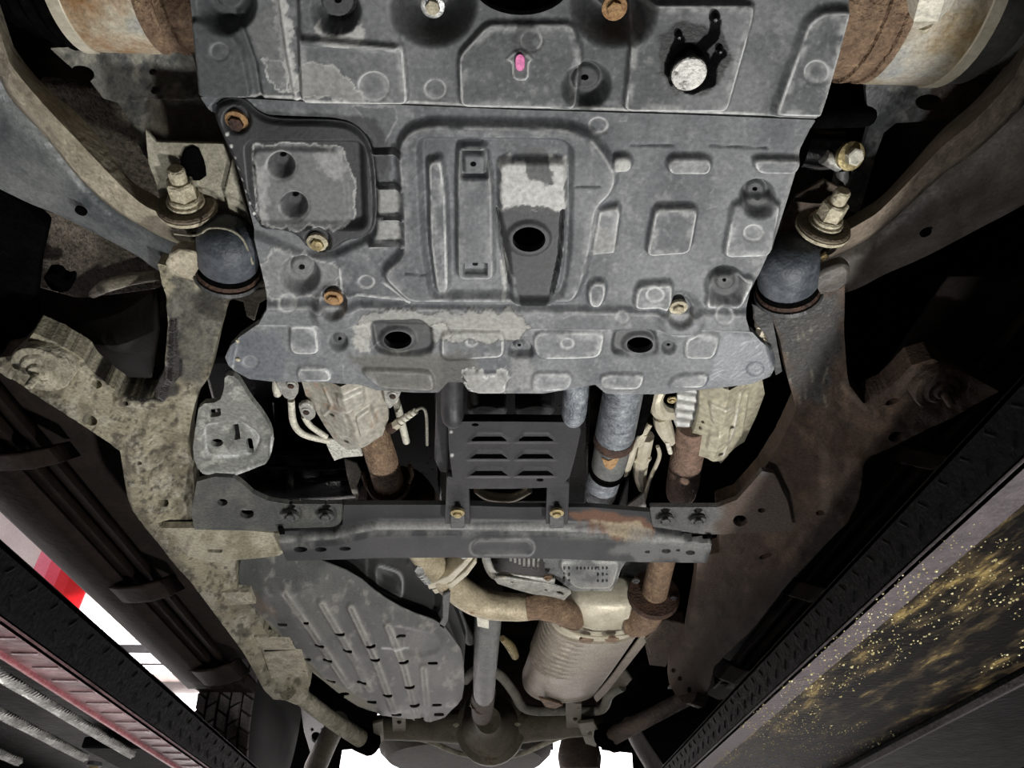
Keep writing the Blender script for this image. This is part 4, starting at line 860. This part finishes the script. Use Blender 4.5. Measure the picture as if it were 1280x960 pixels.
# ================================================================ fuel tank guard
ft_ = thing('fuel_tank_guard', 'ribbed grey fuel tank guard with drain slots, left of the driveshaft', 'tank guard', P(430, 790, .60))
out = rounded([(296, 722), (299, 706), (312, 698), (345, 694), (400, 700), (445, 718), (475, 744), (510, 764), (552, 778), (568, 800), (579, 815), (581, 868), (568, 884), (552, 901), (524, 900), (492, 897), (468, 892), (440, 880), (400, 850), (370, 825), (345, 797), (330, 775), (312, 752), (298, 737)], 1)
R = Relief(out, .60, 1.5, (82, 83, 82), .55, 131); R.mottle((110, 110, 106), .6, .42, .66, 50).mottle((74, 75, 76), .6, .48, .7, 30, 9).mottle((160, 158, 148), .45, .58, .78, 10, 15)
for (x, y), r, a in (((300, 700), 60, -22), ((370, 690), 46, -14)): R.cone(x, y, r, 4, a)
R.up([(330, 735), (400, 722), (470, 752), (540, 786), (574, 812), (574, 880), (480, 890), (400, 845), (350, 795)], 7, 16)
for pts in ([(358, 737), (392, 785), (436, 852)], [(404, 750), (436, 805), (462, 856)], [(440, 755), (470, 820), (494, 886)], [(486, 778), (506, 830), (522, 896)], [(530, 832), (536, 900)]):
    R.up(('l', pts, 5), 5, 6, .75, (168, 166, 158), 1.3)
R.up(('l', [(478, 806), (510, 808)], 1), 2, 3, .6); R.up(('p', [(488, 778), (545, 790), (552, 810), (520, 818), (492, 806)]), -4, 6); R.up(('l', [(300, 752), (350, 800), (400, 848), (470, 890)], 4), -5, 8)
R.stain([(300, 752), (345, 800), (400, 850), (440, 880), (470, 893), (470, 880), (400, 840), (350, 790)], (142, 137, 118), .7, 6, 4, seed=5)
R.stain([(320, 746), (350, 760), (346, 772), (326, 764)], (108, 84, 62), .4, 6, 3, seed=6)
for x, y in ((295, 390), (325, 475), (415, 372), (480, 490), (520, 565), (412, 565), (582, 430), (620, 515), (735, 492), (757, 560), (885, 453), (900, 572), (1045, 583), (535, 680), (690, 677), (820, 740), (930, 698), (955, 790), (1065, 795), (600, 757), (740, 780), (862, 853), (975, 872), (1075, 853)):
    X, Y = 280 + x * .25, 680 + y * .25; w = 6.5 if y > 380 else 4; R.hole(corners([(X - w, Y - 1.8), (X + w, Y - 2.2), (X + w, Y + 2), (X - w, Y + 2.2)], 2, 3))
R.build('guard', PL, ft_, th=.002)
tk = thing('fuel_tank', 'smooth black fuel tank cover behind the crossmember, above the ribbed guard', 'fuel tank', P(470, 730, .64))
out = [(330, 680), (530, 676), (546, 702), (554, 730), (572, 770), (582, 800), (580, 830), (480, 800), (420, 760), (335, 715)]
R = Relief(out, .64, 1.7, (44, 45, 45), .5, 135); R.mottle((56, 56, 56), .6, .42, .66, 40)
R.up([(340, 700), (400, 706), (445, 724), (480, 748), (556, 772), (590, 860), (300, 860), (300, 700)], 7, 5, .35, (120, 120, 116)); R.up(('p', [(468, 702), (500, 712), (506, 724), (504, 750), (470, 738)]), 4, 5, .3); R.up(('l', [(458, 690), (458, 730)], 1), 3, 3, .3); R.up(('l', [(470, 690), (486, 700), (508, 702)], 2), -4, 4)
R.build('cover', PL, tk, th=.02)
slab('strap', [(553, 744), (563, 740), (560, 776), (548, 802), (540, 808), (544, 790), (553, 772)], .60, .006, GREYST, tk, .002)
tag(tube('fuel_hose', [(566, 740, .68, 8), (570, 770, .68, 9), (588, 800, .68, 7)], SHAFT), 'grey hose between fuel tank and driveshaft', 'hose')

# ================================================================ rear exhaust
ex = thing('exhaust_pipe', 'cream curved exhaust pipe sweeping from below the crossmember into the muffler', 'exhaust pipe', P(600, 745, .63))
tube('pipe', [(508, 655, .66, 19), (528, 688, .65, 18.5), (553, 718, .64, 18), (578, 741, .63, 18.5), (606, 755, .625, 18), (645, 759, .62, 17), (664, 758, .62, 16.5)], TAN, ex, n=24)
tube('rusty_end', [(660, 758, .62, 17.2), (676, 758, .62, 16.5), (700, 763, .625, 17), (716, 772, .64, 17)], RUST, ex, n=24)
slab('flange', [(534, 731), (540, 729), (560, 721), (576, 706), (588, 693), (593, 696), (580, 712), (565, 727), (542, 736), (536, 737)], .612, .05, CREAM, ex, .002); slab('flange', [(540, 738), (562, 730), (582, 714), (594, 699), (596, 704), (584, 720), (566, 735), (544, 743)], .612, .05, CREAM, ex, .002)
for x, y in ((531, 722), (576, 690)):
    b = tube('spring_bolt', [(x - 6, y - 7, .62, 3.5), (x + 6, y + 6, .615, 3.5)], ZINC, ex, sub=1)
    for i in range(4): tube('coil', [(x - 6 + i * 3, y - 7 + i * 3, .62, 6.2), (x - 4.6 + i * 3, y - 5.6 + i * 3, .62, 6.2)], ZINC, b, sub=1)
    slab('nut', ell(x - 7, y - 8, 6, 5, 6), .617, .008, ZINC, b, .001)
e2 = thing('exhaust_pipe', 'rusty exhaust elbow with brown flange, right of the muffler top', 'exhaust pipe', P(815, 740, .64))
tube('pipe', [(838, 650, .665, 17), (830, 690, .66, 16.5), (823, 720, .65, 16), (818, 742, .645, 16)], RUST, e2, n=22)
lathe('flange', P(817, 743, .642), P(817, 745, .64) - P(823, 720, .65), [(-.006, .056), (0, .058), (.008, .058), (.011, .054)], RUSTD, e2, n=26)
for x, y in ((795, 726), (842, 748)): bolt(e2, x, y, .63, 5, GREYST)
tube('elbow', [(817, 744, .64, 18), (812, 762, .632, 19), (800, 776, .63, 19), (782, 776, .635, 18)], RUST, e2, n=22)
mu = thing('muffler', 'large oval cream steel muffler in the lower middle with ribbed left side', 'muffler', P(730, 820, .66))
z0 = 1.25 + .68; Xf, Xr = P(745, 765, .68)[0], P(703, 846, .68)[0] * .985
def ring(y, rx, rz, n=56, rib=0):
    t = (y - 1.74) / .53; a = np.linspace(0, 2 * np.pi, n, endpoint=False); e = .8
    w = rib * sstep(.1, .45, -np.cos(a)); rx = rx + w; rz = rz + w * .8
    return np.stack((Xf + (Xr - Xf) * t + rx * np.sign(np.cos(a)) * abs(np.cos(a)) ** e, np.full(n, y), z0 + rz * np.sign(np.sin(a)) * abs(np.sin(a)) ** e), -1)
def can(name, rs, mat):
    V = np.concatenate([ring(*r) for r in rs]); n = 56
    return fixn(mesh(name, V, grid_faces(len(rs), n, True) + [tuple(range(n))[::-1], tuple((len(rs) - 1) * n + i for i in range(n))], mat, mu, 40))
can('end_cap', [(1.60, .05, .03), (1.61, .075, .045), (1.64, .098, .058), (1.68, .110, .066), (1.715, .117, .071), (1.72, .121, .0745), (1.728, .121, .0745), (1.735, .117, .071), (1.75, .117, .071)], CREAM)
rs = [(1.742, .116, .070), (1.744, .124, .077), (1.752, .124, .077), (1.757, .1205, .0735)]
for i in range(9): y = 1.775 + i * .032; rs += [(y, .1205, .0735), (y + .004, .1206, .0736, 56, .005), (y + .010, .1205, .0735)]
rs += [(2.10, .120, .073), (2.20, .119, .072), (2.255, .116, .070), (2.262, .119, .073), (2.27, .118, .072), (2.275, .09, .05)]
can('body', rs, MUFF)
slab('side_flange', [(800, 797), (807, 796), (808, 803), (757, 868), (746, 878), (742, 872), (764, 846)], .635, .005, MUFF, mu, .001)
for x in (733, 765): slab('seam_rust', ell(x, 801 - (x - 733) * .02, 9, 3, 14), .592, .006, RUST, mu, .001)
tube('cap_ridge', [(700, 783, .60, 1.6), (722, 793, .594, 2), (750, 797, .594, 2), (786, 794, .6, 1.6)], CREAM, mu, n=8)
slab('rear_lug', [(673, 872), (700, 880), (704, 882), (694, 886), (682, 884)], .60, .006, RUST, mu, .001)

# ================================================================ transfer case and bracket
tc = thing('transfer_case', 'cast aluminium transfer case with slotted cover below the crossmember', 'transfer case', P(730, 710, .68))
R = Relief([(676, 672), (788, 672), (784, 700), (776, 712), (771, 728), (764, 739), (716, 739), (696, 724), (682, 716), (678, 695)], .67, 1.2, (140, 142, 142), .45, 141); R.mottle((176, 176, 172), .6, .45, .68, 18).mottle((92, 94, 96), .6, .52, .72, 10, 4)
R.up(('p', [(698, 698), (776, 698), (766, 734), (718, 734), (704, 716)]), 7, 6, .7, (214, 214, 208)); R.up(('l', [(682, 695), (782, 695)], 2), 5, 4, .6, (214, 214, 208))
for i in range(13): R.hole(corners([(696 + i * 5.6, 684), (698.6 + i * 5.6, 684), (699 + i * 5.6, 692), (696.6 + i * 5.6, 692)], 1, 2))
for i in range(8): R.hole(corners([(720 + i * 4.6, 704), (722.4 + i * 4.6, 704), (722.4 + i * 4.6, 709), (720 + i * 4.6, 709)], 1, 2))
for i in range(2):
    for j in range(3):
        for x in (705, 711, 747, 753, 758): R.hole(ell(x, 706 + j * 8 + i * .1, 1.6, 2.6, 8)) if i == 0 else None
R.build('slotted_cover', VC('cast_metal', .5, 120, .35, .5), tc, th=.02)
for i in range(7): slab('fin', [(634 + i * 6.4, 676), (637.6 + i * 6.4, 676), (640 + i * 5.6, 702 + i * 2), (637 + i * 5.6, 702 + i * 2)], .672, .03, ALU, tc, .001)
slab('rear_case', [(600, 668), (690, 668), (690, 722), (620, 720)], .70, .05, SHINYB, tc, .004)
slab('side_case', [(780, 672), (812, 672), (808, 726), (776, 722)], .72, .05, DARKP, tc, .004)
mb = thing('mount_bracket', 'pale angled steel bracket running under the transfer case', 'bracket', P(650, 728, .66))
loft('strap', [[(601, 672, .665), (611, 672, .665)], [(603, 700, .66), (613, 698, .66)], [(612, 719, .655), (618, 712, .655)], [(624, 724, .65), (628, 716, .65)], [(660, 727, .645), (662, 720, .645)], [(692, 732, .64), (694, 724, .64)]], ALU, mb, th=.006)
slab('foot_plate', [(617, 724), (628, 722), (690, 731), (713, 739), (714, 742), (705, 751), (694, 750), (650, 739), (622, 730)], .635, .005, ALU, mb, .001, holes=[ell(700, 742, 5, 2.4, 12, .3), ell(682, 738, 2, 1.5, 8), ell(640, 728, 2.5, 1.2, 8)])
bolt(mb, 685, 722, .632, 6, RUST)
tag(slab('heat_disc', [(803, 686), (860, 687), (852, 699), (838, 706), (820, 704), (808, 696)], .64, .004, CREAM, None, .001, holes=[ell(841, 700, 3, 1.5, 10)]), 'half round pale shield plate above the rusty elbow', 'shield')

# ================================================================ driveshaft, rear axle
ps = thing('driveshaft', 'long grey driveshaft with white label running back to the rear axle', 'driveshaft', P(607, 830, .62))
tube('tube', [(612, 740, .66, 17.5), (609, 790, .64, 16.5), (606, 840, .62, 14.5), (605, 868, .61, 13.2), (605, 872, .61, 10)], SHAFT, ps, n=24)
slab('label_sticker', [(596, 772), (611, 774), (611, 786), (597, 783)], .605, .003, WHITEM, ps, .0003)
tube('yoke', [(605, 866, .615, 15), (603, 880, .61, 14.5), (603, 893, .61, 13)], BROWN, ps, n=18); tube('joint_cross', [(594, 880, .598, 6), (601, 884, .596, 9), (609, 884, .598, 6)], RUSTD, ps)
for x, y in ((590, 881), (612, 889)): bolt(ps, x, y, .60, 4, STUD, washer=False)
AX = M('dirty_olive_axle', (94, 89, 77), (122, 116, 101), .7, scale=14, bump=.3, c3=(92, 78, 60))
ra = thing('rear_axle', 'dirty olive rear axle with round differential at the bottom of the view', 'axle', P(612, 908, .62))
tube('axle_tube', [(466, 910, .64, 14), (500, 908, .64, 16), (560, 908, .64, 19), (612, 910, .64, 21), (670, 906, .64, 19), (720, 904, .64, 16), (748, 906, .64, 14)], AX, ra, n=20)
k = MPP(612, 905, .63)
lathe('differential', P(613, 908, .63), (-.05, -1, -.12), [(-.05, 44 * k), (.0, 44 * k), (.006, 42 * k), (.012, 36 * k), (.05, 30 * k), (.09, 22 * k), (.13, 16 * k), (.16, 15 * k)], AX, ra, n=32)
for x, y in ((570, 906), (585, 928), (608, 937), (633, 926), (647, 905)): bolt(ra, x, y, .60, 4, PALE)
tube('lower_rib', [(474, 918, .62, 2.5), (530, 925, .615, 3), (572, 941, .605, 3), (612, 948, .60, 3), (652, 942, .605, 3), (700, 922, .615, 3), (746, 914, .62, 2.5)], PALE, ra, n=10)
slab('spring_clamp', [(490, 897), (507, 898), (507, 920), (491, 920)], .615, .01, AX, ra, .002); slab('spring_clamp', [(707, 878), (727, 880), (726, 915), (708, 916)], .615, .01, AX, ra, .002)
for x, y in ((499, 903), (719, 899)): bolt(ra, x, y, .612, 3, RUSTD)
slab('link_bracket', [(722, 905), (742, 902), (750, 916), (745, 934), (732, 930)], .60, .01, AX, ra, .002, holes=[ell(738, 918, 3, 4, 10)]); slab('link_bracket', [(466, 905), (478, 902), (480, 926), (468, 934)], .60, .01, AX, ra, .002)
sb = thing('sway_bar', 'thin pale sway bar bending around the muffler above the rear axle', 'sway bar', P(680, 886, .64))
tube('bar', [(582, 850, .68, 6), (596, 838, .68, 6), (622, 842, .675, 6), (642, 865, .66, 6), (652, 882, .65, 6), (668, 888, .645, 6), (705, 888, .645, 6), (745, 888, .645, 6), (756, 882, .65, 6), (762, 868, .655, 6), (778, 858, .66, 6)], M('pale_grey_bar', (112, 112, 104), (140, 138, 126), .6, bump=.2), sb, n=12)
slab('end_link', [(757, 868), (764, 845), (782, 838), (790, 850), (780, 862), (766, 872)], .66, .01, AX, sb, .003)
tag(tube('hanger_rubber', [(628, 798, .70, 4), (638, 808, .70, 6), (644, 820, .70, 5)], GOLD), 'small yellowish exhaust hanger left of the muffler', 'hanger')
def link(label, pts, m):
    t = thing('trailing_link', label, 'link', P(*pts[0][:3])); tube('rod', pts, m, t, n=14)
    for p in (pts[0], pts[-1]): tube('bushing', [(p[0] - 7, p[1] - 3, p[2], p[3] * 1.35), (p[0] + 7, p[1] + 3, p[2], p[3] * 1.35)], BLACK if p is pts[-1] else m, t, sub=1)
link('pale trailing link from left frame rail to rear axle', [(368, 864, .605, 10), (412, 898, .59, 10), (456, 926, .58, 11)], PALE)
link('brown trailing link from right frame rail to rear axle', [(866, 868, .605, 10), (815, 895, .59, 10), (762, 922, .58, 11)], BROWN)
tag(tube('shock_absorber', [(424, 900, .66, 12), (410, 925, .62, 13), (394, 960, .56, 14)], AX, n=16), 'olive shock absorber beside the left rear tyre', 'shock absorber')
tag(tube('shock_absorber', [(786, 905, .68, 9), (800, 930, .66, 10), (822, 965, .62, 11)], BROWN, n=16), 'brown shock absorber beside the right runway end', 'shock absorber')
sp_ = thing('spring_seat', 'perforated grey spring seat plate behind the left trailing link', 'spring seat', P(396, 910, .68))
slab('plate', [(374, 878), (408, 884), (416, 900), (404, 944), (390, 948), (380, 915)], .68, .01, GREYST, sp_, .002, holes=[ell(390, 912, 2, 2, 8), ell(395, 922, 6, 7, 14), ell(403, 912, 2, 2, 8)])
tag(slab('wheel_liner', [(336, 858), (380, 850), (470, 880), (474, 934), (428, 938), (422, 975), (336, 975)], .78, .02, BLACK, None, .004), 'black rear wheel arch behind the left trailing link', 'liner')  # added black sheet, keeps the bright wall out of the gap
tag(slab('wheel_liner', [(748, 890), (800, 850), (860, 800), (960, 770), (930, 975), (792, 975), (790, 942), (752, 938)], .78, .02, BLACK, None, .004), 'black rear wheel arch behind the right trailing link', 'liner')  # added black sheet, covers the bright gap on this side
k = MPP(724, 935, .64)
tag(lathe('air_spring', P(724, 935, .66), (0, .15, -1), [(-.06, 20 * k), (0, 26 * k), (.03, 28 * k), (.07, 26 * k), (.08, 18 * k)], BROWN, n=28), 'brown rubber spring drum under the right end of the rear axle', 'spring')
stt = thing('spare_tyre', 'flat hanging spare tyre below the rear axle at the bottom edge', 'tyre', P(582, 935, .70))
c = P(582, 942, .71); k = MPP(582, 942, .71)
lathe('tread', c, DOWN, [(-.09, 90 * k), (-.08, 104 * k), (-.04, 109 * k), (.0, 106 * k), (.03, 96 * k), (.035, 60 * k)], M('dusty_tyre', (50, 48, 42), (68, 66, 58), .8, scale=30, bump=.5), stt, n=48)
for i in range(24):
    a = math.pi + math.pi * (i + .5) / 24; box('tread_block', c + np.array((math.cos(a) * 108 * k, math.sin(a) * 108 * k, .04)), (.012, .03, .05), bpy.data.materials['dusty_tyre'], stt, 0, rot=[[math.cos(a), -math.sin(a), 0], [math.sin(a), math.cos(a), 0], [0, 0, 1]])
# rear left tyre on the runway
tr = thing('treaded_tyre', 'black rear tyre with chevron tread standing behind the left runway', 'tyre', (-.775, 2.6, 1.25 + .672))
TB = M('tyre_rubber', (84, 78, 79), (110, 103, 104), .75, scale=40, bump=.3); TG = M('tyre_groove', (20, 19, 19), (26, 25, 25), .8)
c = np.array((-.775, 2.6, 1.25 + .672))
lathe('carcass', c, (1, 0, 0), [(-.092, .2), (-.092, .28), (-.082, .315), (0, .32), (.082, .315), (.092, .28), (.092, .2)], TG, tr, n=64)
bm_ = bpy.data.meshes.new('tread_block'); s_ = .0215
bm_.from_pydata([(-.0145, -s_ - .008, 0), (.0145, -s_ + .008, 0), (.0145, s_ + .008, 0), (-.0145, s_ - .008, 0), (-.013, -s_ - .006, .012), (.013, -s_ + .010, .012), (.013, s_ + .006, .012), (-.013, s_ - .010, .012)], [], [(0, 3, 2, 1), (4, 5, 6, 7), (0, 1, 5, 4), (1, 2, 6, 5), (2, 3, 7, 6), (3, 0, 4, 7)]); bm_.materials.append(TB)
for j, x in enumerate((-.068, -.034, 0, .034, .068)):
    for i in range(24):
        a = math.radians(-95 + i * 8.2 + (j % 2) * 4); b = bpy.data.objects.new('tread_block', bm_); S.collection.objects.link(b); b.parent = tr
        rr = .316 if abs(x) < .06 else .313
        b.location = (x, -math.cos(a) * rr, math.sin(a) * rr); b.rotation_euler = (math.pi / 2 - a, 0, 0); b.scale = (1, 1, 1) if j % 2 else (-1, 1, 1)

# ================================================================ running boards
SILL = M('sill_brown', (32, 25, 22), (46, 36, 31), .75, scale=14, bump=.3)
def running_board(label, sd, Dend):
    q = lambda ratio, D: (600 + sd * ratio * D, 1205 - D)
    rb = thing('running_board', label, 'running board', P(*q(1, 500), .62))
    Ds = [860, 735, 620, 540, 460, 390, 345]
    prow = lambda spec, dd: [[(*q(r, D), h) for r, h in spec] for D in dd]
    loft('board', prow([(1.055, .66), (1.05, .63), (1.02, .615), (.97, .612), (.93, .62), (.915, .64)], Ds), STEPM, rb, th=.006, sub=3)
    loft('lower_rail', prow([(.925, .66), (.915, .632), (.895, .625), (.88, .64), (.875, .66)], Ds), STEPM, rb, th=.006, sub=3)
    loft('upper_rail', prow([(.868, .66), (.86, .636), (.848, .628), (.838, .642), (.83, .67)], Ds), STEPM, rb, th=.006, sub=3)
    loft('sill', prow([(.86, .69), (.80, .70), (.75, .70), (.68, .71)], Ds[:5] + [Dend]), SILL, rb, th=.006, sub=3)
    for D in (628, 462, 358):
        loft('bracket', [[(*q(r, D + w + g), h) for r, h, g in ((1.0, .625, 2), (.96, .602, 0), (.9, .60, 2), (.84, .61, 8), (.79, .66, 16))] for w in (-9, -4, 4, 9)], STEPM, rb, th=.008, sub=3)
    slab('end_cap', [q(1.05, 348), q(.98, 352), q(.84, 350), q(.83, 338), q(.9, 330), q(1.02, 333)], .63, .03, STEPM, rb, .004)
running_board('dark brown running board along the left side with three brackets', -1, 385)
running_board('dark running board in shadow between right frame rail and right runway', 1, 345)

# ================================================================ lift runways
def runway(label, sgn, xi, zt, zb, lip, xo, mside, mlip, mdeck):
    t = thing('lift_runway', label, 'runway', (sgn * xi, 1.5, 1.25 + zb)); b = 1.25; y0, y1 = -.6, 3.4; L = y1 - y0; ym = (y0 + y1) / 2
    box('side_plate', (sgn * (xi + .005), ym, b + (zt + zb) / 2), (.01, L, zt - zb), mside, t, .002)
    box('lower_lip', (sgn * (xi + lip / 2), ym, b + zb + .003), (lip, L, .006), mlip, t, .002)
    box('deck', (sgn * (xi + xo) / 2, ym, b + zt - .004), (xo - xi, L, .008), mdeck, t, .001)
    box('outer_lip', (sgn * (xo - .03), ym, b + zb + .003), (.06, L, .006), mlip, t, .002)
    box('outer_plate', (sgn * (xo + .005), ym, b + (zt + zb) / 2), (.01, L, zt - zb), mside, t, .002)
    return t
LW = M('black_wet_deck', (7, 7, 8), (13, 13, 13), .45, scale=20, bump=.2, spec=.06)
lw = runway('black lift runway at the lower left with red brown lower lip', -1, .50, .339, .276, .055, 1.06, LIFT, LIFTR, LW)
def bars(name, x, z0, z1, y0, y1, n, parent, mat, dx):
    V, Fc = [], []
    for i in range(n):
        for j in range(2):
            y = y0 + (y1 - y0) * (i + .5 * j) / n; z = z0 + (z1 - z0) * (.3 + .4 * j); s = 1 if j else -1
            d = np.array((0, .006, .006 * s)); w = np.array((0, -.0014 * s, .0014)); o_ = np.array((x, y, z)); k = len(V)
            V += [o_ - d - w, o_ - d + w, o_ + d + w, o_ + d - w, o_ - d * .6 + (dx, 0, 0), o_ + d * .6 + (dx, 0, 0)]
            Fc += [(k, k + 1, k + 4), (k + 1, k + 2, k + 5, k + 4), (k + 2, k + 3, k + 5), (k + 3, k, k + 4, k + 5)]
    return tag(fixn(mesh(name, V, Fc, mat, parent, 0)), kind='stuff')
bars('tread_bars', -.4995, 1.526, 1.589, .2, 3.2, 60, lw, LIFT, .0016)
lm = M('rail_inner_red', (120, 60, 66), (150, 92, 96), .35, bump=.2)
box('edge_strip', (-.552, 1.4, 1.25 + .277), (.006, 4, .012), lm, lw, .001)
LIP_HIGHLIGHT = M('lip_highlight', (120, 104, 106), (160, 140, 142), .4, .2)  # pale bars paint the bright highlights along the lower lip
for i in range(40): box('lip_highlight_bar', (-.525, .3 + i * .05, 1.25 + .2755), (.03, .006, .0025), LIP_HIGHLIGHT, lw, 0)
def cable(label, x, z, y0, y1, r):
    t = thing('lift_cable', label, 'cable', (x, y0, z)); n = 200; ys = np.linspace(y0, y1, n)
    for k in range(6):
        a = ys / .045 * 2 * np.pi + k * np.pi / 3
        sweep('strand', np.stack((x + r * .6 * np.cos(a), ys, z + r * .6 * np.sin(a)), -1), r * .36, CABL, t, n=5, smooth=80)
CABL = M('steel_cable', (150, 148, 146), (196, 194, 190), .4, .4, scale=90, bump=.1)
cable('twisted steel lift cable nearest the red brown lip', -.626, 1.25 + .29, -.1, 1.43, .0085)
cable('twisted steel lift cable in the middle of the left runway', -.72, 1.25 + .29, -.1, 1.46, .0085)
cable('twisted steel lift cable at the lower left corner', -.857, 1.25 + .29, -.1, 1.5, .0085)
box('pulley_bracket', (-.66, 1.62, 1.25 + .318), (.16, .3, .02), LIFT, lw, .004); bolt(lw, 118, 956, .285, 9, GOLD, GREYST)
rw = runway('black lift runway at the lower right with purple grey lip', 1, .452, .392, .333, .046, 1.35, LIFT, LIFTG, LW)
bars('tread_bars', .4515, 1.586, 1.64, .2, 3.2, 70, rw, LIFT, -.0016)
# wet mottled panel under the right runway
m, N, L, B = _mat('wet_residue_panel')
tcn = N.new('ShaderNodeTexCoord'); mp = N.new('ShaderNodeMapping'); mp.inputs['Scale'].default_value = (24, 7, 12); L.new(tcn.outputs['Object'], mp.inputs['Vector'])
n1 = N.new('ShaderNodeTexNoise'); n1.inputs['Scale'].default_value = 1.2; n1.inputs['Detail'].default_value = 9; n1.inputs['Roughness'].default_value = .7; L.new(mp.outputs[0], n1.inputs['Vector'])
sx = N.new('ShaderNodeSeparateXYZ'); L.new(tcn.outputs['Object'], sx.inputs[0])
g = N.new('ShaderNodeMapRange'); g.inputs['From Min'].default_value = -.15; g.inputs['From Max'].default_value = .12; g.inputs['To Min'].default_value = .20; g.inputs['To Max'].default_value = -.06; L.new(sx.outputs['X'], g.inputs['Value'])
ad = N.new('ShaderNodeMath'); L.new(n1.outputs['Fac'], ad.inputs[0]); L.new(g.outputs[0], ad.inputs[1])
rp_ = N.new('ShaderNodeValToRGB'); e = rp_.color_ramp.elements; e[0].position = .43; e[0].color = (*lin((9, 8, 7)), 1); e[1].position = .64; e[1].color = (*lin((128, 110, 68)), 1); k_ = e.new(.53); k_.color = (*lin((50, 42, 30)), 1)
L.new(ad.outputs[0], rp_.inputs['Fac']); L.new(rp_.outputs['Color'], B.inputs['Base Color']); B.inputs['Roughness'].default_value = .45; B.inputs['Specular IOR Level'].default_value = .06
n3 = N.new('ShaderNodeTexNoise'); n3.inputs['Scale'].default_value = 120; L.new(tcn.outputs['Object'], n3.inputs['Vector']); bp = N.new('ShaderNodeBump'); bp.inputs['Strength'].default_value = .25; bp.inputs['Distance'].default_value = .004; L.new(n3.outputs['Fac'], bp.inputs['Height']); L.new(bp.outputs['Normal'], B.inputs['Normal'])
box('residue_panel', (.645, 1.4, 1.25 + .348), (.30, 4, .01), m, rw, .001)
box('inner_beam', (.98, 1.4, 1.25 + .345), (.36, 4, .03), LW, rw, .004); box('beam_edge', (.80, 1.4, 1.25 + .33), (.006, 4, .012), LIFTG, rw, .001)
r2 = np.random.default_rng(3); V, Fc = [], []
for i in range(5200):
    y = r2.uniform(.25, 1.9); x = r2.uniform(.50, .79) if i % 5 else r2.uniform(.455, .498); z = 1.25 + (.343 if i % 5 else .3332); s = abs(r2.normal(0, .0007)) + .0004; k0 = len(V)
    if fbm(np.array([x * 9]), np.array([y * 4]), 1, 5, 2)[0] < .45: continue
    a = np.linspace(0, 2 * np.pi, 6, endpoint=False)
    V += [(x + s * math.cos(b) * .8, y + s * math.sin(b) * 1.3, z) for b in a] + [(x + .6 * s * math.cos(b) * .8, y + .6 * s * math.sin(b) * 1.3, z - s * .7) for b in a] + [(x, y, z - s)]
    for j in range(6): jj = (j + 1) % 6; Fc += [(k0 + j, k0 + jj, k0 + 6 + jj, k0 + 6 + j), (k0 + 6 + j, k0 + 6 + jj, k0 + 12)]
DROP = M('yellowish_water', (120, 108, 70), (190, 180, 130), .05, bump=0, spec=1)
tag(fixn(mesh('water_drops', V, Fc, DROP, rw, 80)), kind='stuff')
tag(tube('amber_drop', [(1254, 602, .385, 3), (1260, 594, .388, 5), (1264, 590, .39, 2)], M('amber', (214, 132, 74), (236, 170, 110), .3)), 'small amber speck on the lip of the right runway', 'marker')
# ================================================================ repeats share a group
for base, phrase in {'lift_cable': 'steel cables under the left runway', 'running_board': 'running boards along both sides', 'lift_runway': 'lift runways on both sides', 'frame_rail': 'frame rails on both sides',
                     'control_arm': 'front lower control arms', 'camber_bolt': 'camber bolts of the front control arms', 'catalytic_converter': 'catalytic converters behind the undercover',
                     'trailing_link': 'trailing links of the rear axle', 'axle_shaft': 'front axle joints', 'suspension_mount': 'front suspension mounts', 'pivot_bracket': 'control arm pivot brackets',
                     'wheel_liner': 'wheel arch liners', 'shock_absorber': 'rear shock absorbers'}.items():
    for o in list(S.objects):
        if o.parent is None and o.name.split('.')[0] == base: o['group'] = phrase
